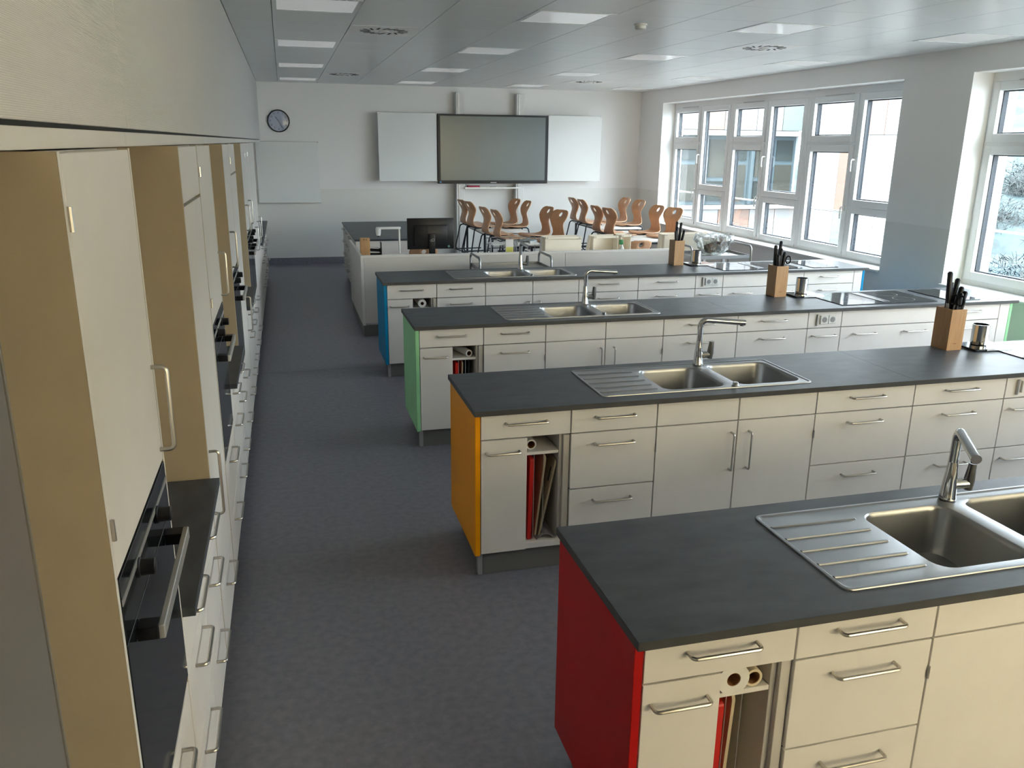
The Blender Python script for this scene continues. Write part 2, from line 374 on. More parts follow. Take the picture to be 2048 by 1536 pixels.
# ------------------------------------------------------------------ windows
def window(n, loc, label, rz=0.0, pairs=3):
    t = thing('window_%d' % n, label, None, loc, rz); t['kind'] = 'structure'
    if 'category' in t: del t['category']
    L = 6.14*pairs/3; W = 1.02
    # outer frame: y runs negative from the far jamb
    pbox('head_frame', t, PVC, 0, 0.09, -L, 0, 2.745, 2.83); pbox('bottom_frame', t, PVC, 0, 0.09, -L, 0, 0.752, 0.80)
    for k in range(2*pairs+1):
        c = -L*k/(2*pairs); wd = 0.035 if k % 2 == 0 else 0.014
        pbox('post', t, PVC, -0.012 if k % 2 == 0 and 0 < k < 2*pairs else 0, 0.09, max(-L, c-wd), min(0, c+wd), 0.80, 2.745)
    def sash(ya, yb, za, zb, hy=None, hz=None, vent=False):
        s = 0.082
        c = Vector((0.028, (ya+yb)/2, (za+zb)/2)); hw, hh = (yb-ya)/2, (zb-za)/2
        m = MB(); m.box(-0.043, 0.03, -hw, -hw+s, -hh, hh, 0.004); m.box(-0.043, 0.03, hw-s, hw, -hh, hh, 0.004)
        m.box(-0.043, 0.03, -hw+s, hw-s, -hh, -hh+s, 0.004); m.box(-0.043, 0.03, -hw+s, hw-s, hh-s, hh, 0.004)
        o = m.build('sash', PVC, t, c, smooth=0.5)
        pbox('pane', o, GLASS, 0.0, 0.004, -hw+s-0.004, hw-s+0.004, -hh+s-0.004, hh-s+0.004, 0)
        g = MB(); q = 0.012
        g.box(0.006, 0.06, -hw+s-0.002, -hw+s+q, -hh+s, hh-s); g.box(0.006, 0.06, hw-s-q, hw-s+0.002, -hh+s, hh-s)
        g.box(0.006, 0.06, -hw+s, hw-s, -hh+s-0.002, -hh+s+q); g.box(0.006, 0.06, -hw+s, hw-s, hh-s-q, hh-s+0.002)
        g.build('gasket', NAVY, o, smooth=0)
        if hy is not None:
            h = MB(); h.box(-0.052, -0.043, -0.014, 0.014, -0.035, 0.035, 0.002)
            h.tube([(-0.043, 0, 0.015), (-0.10, 0, 0.015), (-0.10, 0, -0.115), (-0.092, 0, -0.125)], 0.010, 8, 0.02)
            h.build('handle', WHITE, o, (0, hy-c.y, hz-c.z+0.05))
        if vent:
            pbox('stay_arm', o, ALU, -0.05, -0.04, -hw+0.10, hw-0.30, hh-0.004, hh+0.01)
        return o
    for k in range(pairs):
        f = -2*W*k - (0.012*k); y0 = f-0.034
        m1 = f-W-0.004
        sash(m1+0.016, y0, 2.172, 2.742, vent=True)
        sash(m1+0.016, y0, 0.802, 2.135, hy=m1+0.05, hz=1.32)
        y2 = f-2*W+0.034
        sash(y2, m1-0.016, 1.402, 2.742, hy=m1-0.05, hz=1.90)
        sash(y2, m1-0.016, 0.770, 1.398)
        pbox('transom', t, PVC, -0.005, 0.09, m1, y0+0.02, 2.13, 2.175)
    return t
window(1, (XG, 14.33, 0), 'long window of six white casements in the far bay')
window(2, (XG, 7.19, 0), 'long window of white casements nearest the camera')
window(3, (NX1, YN-0.10, 0), 'unseen casement window added behind the camera for fill light', -PI/2, 2)  # added out of view as a fill light source
rb = thing('fill_light_blind', 'unseen beige blind added behind the camera to warm the fill light', 'blind', ((NX0+NX1)/2, YN+0.05, 2.86))  # added translucent sheet, out of view, colours the fill light warm
bm_ = MB(); bw = (NX1-NX0)/2+0.06
NB = 24
va = [[bm_.bm.verts.new((-bw+2*bw*i/NB, 0.004*math.sin(i*1.7), z)) for i in range(NB+1)] for z in (-0.02, -2.16)]
for i in range(NB): bm_.bm.faces.new((va[0][i], va[0][i+1], va[1][i+1], va[1][i]))
bl = bpy.data.materials.new('warm_fill_blind'); bl.use_nodes = True; nt = bl.node_tree
for n in list(nt.nodes): nt.nodes.remove(n)
o_ = nt.nodes.new('ShaderNodeOutputMaterial'); d_ = nt.nodes.new('ShaderNodeBsdfDiffuse'); t_ = nt.nodes.new('ShaderNodeBsdfTranslucent'); x_ = nt.nodes.new('ShaderNodeMixShader')
d_.inputs['Color'].default_value = t_.inputs['Color'].default_value = (0.98, 0.76, 0.46, 1); x_.inputs['Fac'].default_value = 0.9
nt.links.new(d_.outputs[0], x_.inputs[1]); nt.links.new(t_.outputs[0], x_.inputs[2]); nt.links.new(x_.outputs[0], o_.inputs['Surface'])
bm_.build('fabric', bl, rb)
MB().tube([(-bw, 0, 0), (bw, 0, 0)], 0.022, 12).build('roller', ALU, rb); MB().tube([(-bw, 0, -2.165), (bw, 0, -2.165)], 0.009, 8).build('bottom_bar', ALU, rb)
for n, (a, b) in enumerate(WIN):
    struct(pbox('trim_%d' % (n+2), None, WHITE, XR-0.045, XG+0.06, a-0.005, b-0.001, 0.722, 0.752, 0.004), 'white sill board under the %s window' % ('far' if n == 0 else 'near'))
    gr = thing('guard_rail', 'thin safety rail outside the %s window' % ('far' if n == 0 else 'near'), 'railing', (7.14, (a+b)/2, 1.30))
    MB().tube([(0, -(b-a)/2-0.05, 0), (0, (b-a)/2+0.05, 0)], 0.012, 8).build('rail', ALU, gr)
    for s in (-1, 1): pbox('bracket', gr, ALU, -0.06, 0.01, s*((b-a)/2+0.02)-0.01, s*((b-a)/2+0.02)+0.01, -0.02, 0.02)

# ------------------------------------------------------------------ cabinet kit (local: x along the front, y depth, z up)
def handle_mesh(L):
    k = ('h', L)
    if k not in CACHE:
        m = MB(); m.tube([(-L/2, 0.0, 0), (-L/2, -0.034, 0), (L/2, -0.034, 0), (L/2, 0.0, 0)], 0.0055, 8, 0.013, 4)
        CACHE[k] = m.mesh(HANDLE)
    return CACHE[k]
def handle(front, x, z, c, L=0.205, vert=False, y=-0.0105):
    return link('handle', handle_mesh(L), front, (x-c[0], y, z-c[2]), (0, PI/2, 0) if vert else (0, 0, 0))
G2 = 0.0032
def front(t, name, x0, x1, z0, z1, hx=None, hz=None, L=0.205, vert=False, m=None, thick=0.02):
    o = pbox(name, t, m or LAM, x0+G2, x1-G2, 0, thick, z0+G2, z1-G2, 0.0012)
    if hx is not None:
        for q in (hx if isinstance(hx, (list, tuple)) else [hx]): handle(o, q, hz, o.location, L, vert)
    return o
def hinge(t, x, z):
    MB().tube([(0, 0, -0.020), (0, 0, 0.020)], 0.0045, 8).build('hinge', HANDLE, t, (x, -0.004, z))
ZB, ZD, ZM, ZTOP = 0.133, 0.440, 0.738, 0.872     # plinth top, drawer splits, underside of worktop
def carcass(t, wd, dep, z0=ZB, z1=ZTOP, m=None, plinth=True, px0=0.0, setb=0.045):
    pbox('body', t, m or DARKC, 0.001, wd-0.001, 0.0225, dep, z0, z1, 0.001)
    if plinth: pbox('plinth', t, PLINTH, px0, wd, setb, dep-0.03, 0, z0-0.001, 0.001)
def drawers3(t, x0, x1, two=False, zs=(ZB, ZD, ZM, ZTOP), hz=(0.373, 0.678, 0.818)):
    c = (x0+x1)/2
    hx = [x0+(x1-x0)*0.25, x0+(x1-x0)*0.75] if two else c
    for a, b, h in zip(zs, zs[1:], hz): front(t, 'drawer', x0, x1, a, b, hx, h)

ISN = ['red', 'yellow', 'green', 'blue']; ISM = [RED, YEL, GRN, BLU]
DEP = 0.63
FO = 0.042      # worktop overhang
for i in range(4):
    nm, cm, y0 = ISN[i], ISM[i], ISL[i]+FO
    # seams along the island
    xs = [0.921, 1.378, 1.837, 2.757, 3.371, 3.986, 4.290, 5.212, 5.812, 5.915]
    def U(k, label):
        return thing('base_cabinet', label+', '+nm+'-ended island', 'cabinet', (xs[k], y0, 0), 0, 'island base cabinets')
    # 1: drawer, narrow door, open niche
    t = U(0, 'white cabinet with drawer, narrow door and open niche'); wd = xs[1]-xs[0]
    pb = lambda n, m, *a: pbox(n, t, m, *a)
    pb('side_panel', cm, -0.026, -0.001, 0.0, DEP, ZB-0.005, ZTOP); t.children[-1]['label'] = nm+' laminate end panel'
    pb('carcass_side', LAMB, 0.0, 0.018, 0.022, DEP, ZB, ZTOP); pb('carcass_side', LAMB, 0.425, wd-0.001, 0.012, DEP, ZB, ZTOP-0.14)
    pb('divider', LAMB, 0.215, 0.233, 0.022, DEP, ZB, ZM); pb('carcass_back', LAMB, 0.018, wd-0.002, DEP-0.012, DEP, ZB, ZTOP)
    pb('carcass_top', LAMB, 0.018, wd-0.002, 0.022, DEP-0.012, ZM, ZTOP); pb('carcass_bottom', LAM, 0.018, 0.425, 0.012, DEP-0.012, ZB, 0.165)
    pb('shelf', LAM, 0.233, 0.405, 0.03, DEP-0.012, 0.632, 0.648); pb('niche_lining', LAMB, 0.407, 0.424, 0.03, DEP-0.012, 0.166, ZM)
    pb('plinth', PLINTH, 0.022, wd, 0.045, DEP-0.06, 0, ZB-0.006); pb('plinth_end', ALU, -0.004, 0.021, 0.042, 0.075, 0, ZB-0.006)
    for q in (0.285, 0.335): MB().tube([(q, 0.05, 0.17), (q, 0.05, 0.63)], 0.0018, 6).build('rack_wire', ALU, t)
    front(t, 'drawer', 0, wd, ZM, ZTOP, wd/2-0.0, 0.818); front(t, 'door', 0, 0.237, ZB, ZM, 0.112, 0.672, 0.165)
    # 2..8
    t = U(1, 'white three-drawer cabinet left of the sink cabinet'); carcass(t, xs[2]-xs[1], DEP); drawers3(t, 0, xs[2]-xs[1])
    t = U(2, 'white double-door cabinet under the sink'); wd = xs[3]-xs[2]; h2 = wd/2
    for n_, a in (('carcass_side', (0.001, 0.019, 0.0225, DEP, ZB, ZTOP)), ('carcass_side', (wd-0.019, wd-0.001, 0.0225, DEP, ZB, ZTOP)), ('carcass_back', (0.019, wd-0.019, DEP-0.012, DEP, ZB, ZTOP)), ('carcass_bottom', (0.019, wd-0.019, 0.0225, DEP-0.012, ZB, ZB+0.018)), ('front_rail', (0.019, wd-0.019, 0.0225, 0.04, ZM-0.02, ZTOP)), ('centre_post', (h2-0.012, h2+0.012, 0.0225, 0.04, ZB+0.018, ZM-0.02))):
        pbox(n_, t, LAMB, *a)
    pbox('plinth', t, PLINTH, 0, wd, 0.045, DEP-0.03, 0, ZB-0.001)
    front(t, 'false_front', 0, h2, ZM, ZTOP); front(t, 'false_front', h2, wd, ZM, ZTOP)
    front(t, 'door', 0, h2, ZB, ZM, h2-0.035, 0.572, 0.205, True); front(t, 'door', h2, wd, ZB, ZM, h2+0.068, 0.572, 0.205, True)
    for q in (-0.001, wd): hinge(t, q, 0.625)
    t = U(3, 'white three-drawer cabinet just right of the sink cabinet'); carcass(t, xs[4]-xs[3], DEP); drawers3(t, 0, xs[4]-xs[3])
    t = U(4, 'white three-drawer cabinet left of the socket cabinet'); carcass(t, xs[5]-xs[4], DEP); drawers3(t, 0, xs[5]-xs[4])
    t = U(5, 'narrow white cabinet with a double power socket'); wd = xs[6]-xs[5]; carcass(t, wd, DEP)
    for a, b, h in ((ZB, ZD, 0.373), (ZD, ZM, 0.678)): front(t, 'drawer', 0, wd, a, b, wd/2, h)
    p = front(t, 'socket_panel', 0, wd, ZM, ZTOP)
    for q in (0.14, 0.212):
        s = pbox('socket', p, WHITE, q-0.035-p.location.x, q+0.035-p.location.x, -0.022, -0.010, 0.77-p.location.z, 0.84-p.location.z, 0.003)
        m = MB(); m.lathe([(0.022, 0), (0.022, 0.004), (0.017, 0.0045)], 16); me = m.mesh(mat('socket_well', (0.25, 0.25, 0.25, 1), 0.5) if 'socket_well' not in MATS else MATS['socket_well'])
        link('socket_well', me, p, (q-p.location.x, -0.020, 0.805-p.location.z), (PI/2, 0, 0))
    pbox('switch_strip', p, ALU, 0.072-p.location.x, 0.086-p.location.x, -0.024, -0.010, 0.758-p.location.z, 0.850-p.location.z, 0.003)
    t = U(6, 'wide white cabinet with paired handles under the hob'); wd = xs[7]-xs[6]; carcass(t, wd, DEP)
    front(t, 'false_front', 0, wd, ZM, ZTOP)
    for a, b, h in ((ZB, ZD, 0.373), (ZD, ZM, 0.678)): front(t, 'drawer', 0, wd, a, b, [wd*0.24, wd*0.76], h)
    t = U(7, 'white three-drawer cabinet at the window end'); wd = xs[8]-xs[7]; carcass(t, wd, DEP); drawers3(t, 0, wd)
    pbox('filler_strip', t, LAM, wd+0.003, wd+0.100, 0, 0.02, ZB, ZTOP); pbox('filler_body', t, LAMB, wd, wd+0.1, 0.0225, DEP, ZB, ZTOP)
    pbox('side_panel', t, cm, wd+0.103, wd+0.128, 0.0, DEP, ZB-0.005, ZTOP)['label'] = nm+' laminate end panel'
    pbox('plinth', t, PLINTH, wd, wd+0.10, 0.045, DEP-0.03, 0, ZB-0.001)
    # worktop in two sections with a cut-out for the sink
    t = thing('worktop', 'dark grey worktop slab of the %s-ended island' % nm, 'worktop', (IX, ISL[i], 0), 0, 'island worktops')
    L1, L2, D = 3.335-IX, 5.955-IX, 0.678
    m = MB(); bm = m.bm
    def ring(pts): return [bm.verts.new(p) for p in pts]
    hx0, hx1, hy0, hy1 = 1.585-IX, 2.728-IX, 0.112, 0.575
    rings = []
    for z in (H, H-TT):
        rings.append((ring([(0, 0, z), (L1-0.0006, 0, z), (L1-0.0006, D, z), (0, D, z)]), ring([(hx0, hy0, z), (hx1, hy0, z), (hx1, hy1, z), (hx0, hy1, z)])))
    for z in (0, 1): fill_holes(bm, list(rings[z]))
    for q in (0, 1):
        a, b = rings[0][q], rings[1][q]
        for k in range(4): bm.faces.new((a[k], a[(k+1) % 4], b[(k+1) % 4], b[k]))
    m.build('worktop_section', TOP, t, smooth=0)
    pbox('worktop_section', t, TOP, L1+0.0006, L2, 0, D, H-TT, H, 0.001)
    pbox('front_edge_band', t, EDGE, -0.0006, L2+0.0006, -0.0008, 0.0, H-TT, H-0.0015, 0)
    pbox('end_edge_band', t, EDGE, -0.0012, -0.0004, 0.0, D, H-TT, H-0.0015, 0)

# ------------------------------------------------------------------ sinks and taps
def make_sink():
    t = thing('sink', '', 'sink', (0, 0, 0), 0, 'double-bowl island sinks')
    m = MB(); bm = m.bm
    x0, x1, a, b = 1.555, 2.757, 0.09, 0.597
    x0 -= IX; x1 -= IX
    outer = m.loft([rr(x0, x1, a, b, 0.03, H+0.0004), rr(x0+0.001, x1-0.001, a+0.001, b-0.001, 0.03, H+0.004), rr(x0+0.009, x1-0.009, a+0.009, b-0.009, 0.024, H+0.0045), rr(x0+0.015, x1-0.015, a+0.015, b-0.015, 0.02, H+0.001)], cap1=False)[-1]
    inner = []
    bowls = ((1.915-IX, 2.275-IX, 0.128, 0.535), (2.340-IX, 2.728-IX, 0.135, 0.552))
    for bx0, bx1, by0, by1 in bowls:
        prof = [(0, H+0.001), (0.004, H), (0.008, H-0.006), (0.010, H-0.02), (0.018, H-0.15), (0.026, H-0.17), (0.045, H-0.178), (0.10, H-0.181)]
        rings = m.loft([rr(bx0+q, bx1-q, by0+q, by1-q, max(0.062-q*0.3, 0.03), z, 6) for q, z in prof])
        inner.append(rings[0])
    fill_holes(bm, [outer]+inner)
    m.build('basin', STEEL, t, smooth=0.5)
    for bx0, bx1, by0, by1 in bowls:
        MB().lathe([(0.045, 0), (0.045, 0.003), (0.036, 0.004), (0.030, 0.001), (0.005, 0.001)], 18).build('drain', CHROME, t, ((bx0+bx1)/2, (by0+by1)/2, H-0.181))
    for k, yy in enumerate((0.169, 0.247, 0.333, 0.418, 0.505)):
        xa, xb, hL = 1.572-IX, 1.892-IX, 0.0042; wl, wr = (0.007, 0.007) if k < 4 else (0.004, 0.016)
        def sec(x, wd, h): return [(x, -wd, 0.0), (x, -wd*0.55, h), (x, wd*0.55, h), (x, wd, 0.0)]
        p = MB(); p.loft([sec(xa, wl, hL), sec(xb-0.03, wr, hL), sec(xb-0.006, wr*0.9, hL*0.8), sec(xb, wr*0.6, 0.0004)], cap0=True)
        p.build('drain_rib', STEEL, t, (0, yy, H+0.0006), smooth=0.3)
    MB().lathe([(0.02, 0), (0.02, 0.004), (0.015, 0.006), (0.015, 0.020), (0.012, 0.023)], 16).build('pop_up_knob', CHROME, t, (2.307-IX, 0.118, H+0.001))
    return t
def make_tap():
    t = thing('tap', '', 'tap', (0, 0, 0), 0, 'island mixer taps')
    MB().lathe([(0.029, 0), (0.029, 0.006), (0.027, 0.012), (0.025, 0.06), (0.0185, 0.115), (0.0165, 0.14)], 20).build('body', CHROME, t)
    m = MB(); m.tube([(0, 0, 0.12), (0, 0, 0.262), (0.255, 0, 0.243)], 0.0165, 14, 0.038, 6); s = m.build('spout', CHROME, t)
    m = MB(); m.tube([(0.238, 0, 0.2435), (0.238, 0, 0.224)], 0.011, 12); m.build('aerator', DIAL, s)
    m = MB(); m.tube([(0.010, -0.004, 0.055), (0.058, -0.018, 0.060)], 0.020, 14); m.build('cartridge', CHROME, t)
    m = MB(); m.tube([(0.060, -0.019, 0.038), (0.062, -0.020, 0.07), (0.066, -0.021, 0.135)], 0.015, 12, radii=[0.017, 0.019, 0.013]); m.build('lever', DIAL, t)
    return t
sink0, tap0 = make_sink(), make_tap()
for i in range(4):
    s = sink0 if i == 0 else copy_tree(sink0); s.location = (IX, ISL[i], 0); s['label'] = 'stainless double-bowl sink with drainboard in the %s-ended island' % ISN[i]
    p = tap0 if i == 0 else copy_tree(tap0); p.location = (2.318, ISL[i]+0.563, H+0.0045); [c for c in p.children if c.name.startswith('spout')][0].rotation_euler = (0, 0, {0: -2.1, 1: -0.2, 2: 0.0, 3: -1.5}[i])
    p['label'] = 'chrome swivel tap behind the sink of the %s-ended island' % ISN[i]

# ------------------------------------------------------------------ hobs
def make_hob():
    t = thing('hob', '', 'hob', (0, 0, 0), 0, 'island hobs')
    x0 = 4.31
    pbox('glass_plate', t, HOB, 0, 0.90, 0.085, 0.60, H+0.0005, H+0.006, 0.002)
    pbox('vent_slot', t, BLACK, 0.415, 0.485, 0.14, 0.55, H+0.006, H+0.0072, 0.0005)
    for q in (0.418, 0.470): pbox('vent_trim', t, STEEL, q, q+0.012, 0.14, 0.55, H+0.0072, H+0.0095, 0.001)
    ringm = mat('hob_print', (0.22, 0.22, 0.22, 1), 0.3) if 'hob_print' not in MATS else MATS['hob_print']
    for cx_, cy_, r in ((0.21, 0.23, 0.095), (0.21, 0.46, 0.085), (0.69, 0.23, 0.085), (0.69, 0.46, 0.095)):
        m = MB(); m.tube([(r*math.cos(2*PI*k/28), r*math.sin(2*PI*k/28), 0) for k in range(28)], 0.0012, 4, closed=True)
        o = m.build('ring_mark', ringm, t, (cx_, cy_, H+0.0061)); o.scale = (1, 1, 0.3)
    return t
def make_domino():
    t = thing('induction_plate', '', 'hob', (0, 0, 0), 0, 'small island cooking plates')
    pbox('glass_plate', t, HOB, 0, 0.30, 0.085, 0.60, H+0.0005, H+0.006, 0.002)
    pbox('control_strip', t, ALU, 0.11, 0.19, 0.10, 0.108, H+0.006, H+0.0065, 0)
    return t
hb, dm = make_hob(), make_domino()
for i in range(4):
    a = hb if i == 0 else copy_tree(hb); a.location = (4.315, ISL[i], 0); a['label'] = 'wide black glass hob with a middle vent on the %s-ended island' % ISN[i]
    b = dm if i == 0 else copy_tree(dm); b.location = (5.345, ISL[i], 0); b['label'] = 'narrow black glass plate beside the hob on the %s-ended island' % ISN[i]

# ------------------------------------------------------------------ niche contents
def roll(name, label, loc, r, core, L, m, rz=0.0):
    t = thing(name, label, 'paper roll', loc, rz)
    mm = MB(); n = 28
    P = [(core, 0), (r, 0), (r+0.0005, 0.004), (r+0.0005, L-0.004), (r, L), (core, L)]
    rings = []
    for q, y_ in P: rings.append([mm.bm.verts.new((q*math.cos(2*PI*k/n), y_, q*math.sin(2*PI*k/n))) for k in range(n)])
    for a, b in zip(rings, rings[1:]+rings[:1]):
        for k in range(n): mm.bm.faces.new((a[k], a[(k+1) % n], b[(k+1) % n], b[k]))
    mm.build('paper', m, t)
    mm = MB(); rings = []
    for q, y_ in ((core, 0.001), (core-0.002, 0.001), (core-0.002, L-0.001), (core, L-0.001)): rings.append([mm.bm.verts.new((q*math.cos(2*PI*k/n), y_, q*math.sin(2*PI*k/n))) for k in range(n)])
    for a, b in zip(rings, rings[1:]+rings[:1]):
        for k in range(n): mm.bm.faces.new((a[k], a[(k+1) % n], b[(k+1) % n], b[k]))
    mm.build('core', CARD, t)
    return t
def board(label, x, y0, zb, hgt, dep, th, lean, m, cat='chopping board', hole=True, r=0.02):
    t = thing('chopping_board', label, cat, (x, y0, zb)); t.rotation_euler = (0, lean, 0)
    mm = MB(); o = [(0, y_, z_) for y_, z_, _ in rr(0, dep, 0, hgt, r, 0)]
    q = th
    mm.loft([[(-q/2, y_, z_) for _, y_, z_ in o], [(q/2, y_, z_) for _, y_, z_ in o]], cap0=True)
    mm.build('board', m, t, smooth=0.5)
    if hole: pbox('grip', t, GAP, -q/2-0.0006, q/2+0.0006, dep*0.08, dep*0.14, hgt*0.70, hgt*0.88, 0)
    return t
for i in range(4):
    nm = ISN[i]; bx, by = 0.921, ISL[i]+FO
    isl = 'niche of the %s-ended island' % nm
    if i == 0:
        roll('tissue_roll', 'thick white kitchen paper roll on the shelf, red-ended island', (bx+0.282, by+0.015, 0.6965), 0.048, 0.021, 0.25, PAPER)
        roll('baking_paper_roll', 'thin cream baking paper roll beside the thick roll, red-ended island', (bx+0.357, by+0.035, 0.6755), 0.027, 0.020, 0.30, mat('baking_paper', rgb(222, 208, 178), 0.6))
    elif i == 1: roll('baking_paper_roll', 'baking paper roll on the niche shelf, yellow-ended island', (bx+0.272, by+0.06, 0.675), 0.026, 0.020, 0.30, PAPER)
    elif i == 2: roll('baking_paper_roll', 'baking paper roll lying slanted on the shelf, green-ended island', (bx+0.362, by+0.045, 0.674), 0.025, 0.017, 0.34, PAPER, 0.28)
    else: roll('tissue_roll', 'white paper roll on the niche shelf, blue-ended island', (bx+0.325, by+0.03, 0.686), 0.037, 0.016, 0.28, PAPER)
    board('red plastic chopping board standing in the '+isl, bx+0.262, by+0.035, 0.168, 0.44, 0.33, 0.020, 0.02 if i else 0.0, REDP, hole=False, r=0.012)
    board('pale chopping board standing in the '+isl, bx+0.300, by+0.06, 0.168, 0.44 if i else 0.44, 0.32, 0.010, 0.11 if i == 1 else 0.04, BOARD, hole=False)
    if i == 1:
        board('beige chopping board with a dark grip slot, leaning in the yellow-ended niche', bx+0.316, by+0.05, 0.168, 0.43, 0.30, 0.010, 0.20, mat('beige_board', rgb(170, 156, 130), 0.5))
        mm = MB(); N = 12
        a = [(bx+0.30+0.10*k/N, by+0.03, 0.167+0.028*math.sin(PI*k/N)) for k in range(N+1)]
        pts = a+[(p[0], p[1], p[2]-0.0018) for p in a[::-1]]
        mm.loft([pts, [(p[0], by+0.33, p[2]) for p in pts]], cap0=True)
        tag(mm.build('plastic_mat', mat('grey_mat', (0.35, 0.36, 0.37, 1), 0.4)), 'curled grey plastic mat on the niche floor, yellow-ended island', 'mat')
    if i == 2: board('dark chopping board standing behind the wires in the green-ended niche', bx+0.36, by+0.10, 0.168, 0.43, 0.30, 0.012, 0.03, mat('dark_board', (0.02, 0.03, 0.045, 1), 0.5), hole=False)

# ------------------------------------------------------------------ knife blocks with knives, mugs, trays
def make_block():
    t = thing('knife_block', '', 'knife block', (0, 0, 0), 0, 'beech knife blocks')
    x, d, h = 0.110, 0.135, 0.256
    m = MB(); wll = 0.010
    m.box(0, x, 0, d, 0, 0.02); m.box(0, x, 0, wll, 0.02, h); m.box(0, x, d-wll, d, 0.02, h); m.box(0, wll, wll, d-wll, 0.02, h); m.box(x-wll, x, wll, d-wll, 0.02, h)
    m.build('block', WOOD, t, smooth=0)
    pbox('bristle_insert', t, BLACK, wll, x-wll, wll, d-wll, 0.021, h-0.022, 0)
    pbox('burnt_mark', t, CARD, 0.040, 0.068, -0.0006, 0.0, 0.040, 0.044, 0)
    return t
def make_knife(L):
    k = thing('knife', '', 'knife', (0, 0, 0))
    m = MB(); m.loft([rr(-0.009, 0.009, -0.013, 0.013, 0.005, 0.0, 2), rr(-0.011, 0.011, -0.017, 0.017, 0.006, 0.04, 2), rr(-0.011, 0.011, -0.012, 0.018, 0.006, L*0.6, 2), rr(-0.010, 0.010, -0.012, 0.022, 0.006, L-0.010, 2), rr(-0.005, 0.005, -0.006, 0.014, 0.004, L, 2)], cap0=True)
    m.build('handle', BLACK, k); pbox('blade', k, STEEL, -0.001, 0.001, -0.012, 0.014, -0.075, 0.002, 0)
    MB().lathe([(0.0035, -0.0095), (0.0035, 0.0095)], 8).build('rivet', STEEL, k, (0, 0.004, L*0.75), (0, PI/2, 0))
    return k
def make_scissors():
    k = thing('kitchen_scissors', '', 'scissors', (0, 0, 0))
    for s in (-1, 1):
        m = MB(); m.tube([(0, s*0.022+0.020*math.cos(2*PI*q/16), 0.065+0.030*math.sin(2*PI*q/16)) for q in range(16)], 0.006, 8, closed=True); m.build('finger_loop', BLACK, k)
        m = MB(); m.box(-0.002+0.002*s, 0.002*s+0.001, -0.010*s-0.004, -0.010*s+0.004, -0.10, 0.04); m.build('blade', STEEL, k, smooth=0)
    return k
KN = {1: [('slim black-handled knife standing apart at the left', 0.020, 0.070, 0.15, -0.04, 0.02, 0.17), ('longest black-handled knife', 0.070, 0.095, 0.155, 0.16, 0.05, 0.0), ('broad black-handled knife', 0.045, 0.098, 0.13, 0.10, 0.03, 0.0), ('black-handled knife in the middle', 0.075, 0.060, 0.11, 0.16, 0.0, 0.0), ('short black-handled knife', 0.085, 0.035, 0.085, 0.18, -0.03, 0.0), ('small black paring knife', 0.060, 0.030, 0.075, 0.10, -0.03, 0.0)],
      2: [('tallest black-handled knife', 0.060, 0.090, 0.175, 0.06, 0.0, 0), ('second tallest black-handled knife', 0.030, 0.085, 0.14, -0.02, 0.0, 0), ('black-handled knife in the middle', 0.050, 0.050, 0.12, 0.03, -0.03, 0), ('grey sharpening handle', 0.025, 0.030, 0.07, -0.06, -0.06, 0), ('short black-handled knife', 0.072, 0.040, 0.09, 0.10, -0.02, 0)],
      3: [('tallest black-handled knife', 0.050, 0.095, 0.165, 0.02, 0.0, 0), ('black-handled knife beside the tallest', 0.080, 0.085, 0.155, 0.10, 0.0, 0), ('black-handled knife in the middle', 0.040, 0.055, 0.115, -0.02, -0.03, 0), ('short black-handled knife at the left', 0.022, 0.030, 0.075, -0.08, -0.04, 0), ('short black-handled knife leaning right', 0.085, 0.035, 0.085, 0.20, -0.04, 0)]}
blk0 = None
def make_mug():
    t = thing('mug', '', 'mug', (0, 0, 0), 0, 'steel mugs')
    MB().lathe([(0.044, 0), (0.049, 0.004), (0.050, 0.02), (0.050, 0.128), (0.0505, 0.130), (0.048, 0.130), (0.047, 0.02), (0.044, 0.006)], 28).build('cup', CHROME, t)
    m = MB(); m.tube([(0.049, 0, 0.105), (0.082, 0, 0.105), (0.082, 0, 0.03), (0.049, 0, 0.03)], 0.004, 8, 0.02, 5); m.build('handle', CHROME, t, (0, 0, 0), (0, 0, 0.9))
    return t
def make_tray():
    t = thing('scale_tray', '', 'tray', (0, 0, 0), 0, 'flat trays under the steel mugs')
    pbox('plate', t, BGLASS, 0, 0.27, 0, 0.20, 0.004, 0.015, 0.002)
    pbox('front_edge', t, ALU, 0.075, 0.27, -0.006, -0.0003, 0.003, 0.017, 0.002)
    for a in (0.02, 0.25):
        for b in (0.02, 0.18): MB().lathe([(0.008, 0), (0.008, 0.004)], 8).build('foot', BLACK, t, (a, b, 0))
    return t
mug0 = make_mug(); tray0 = make_tray()
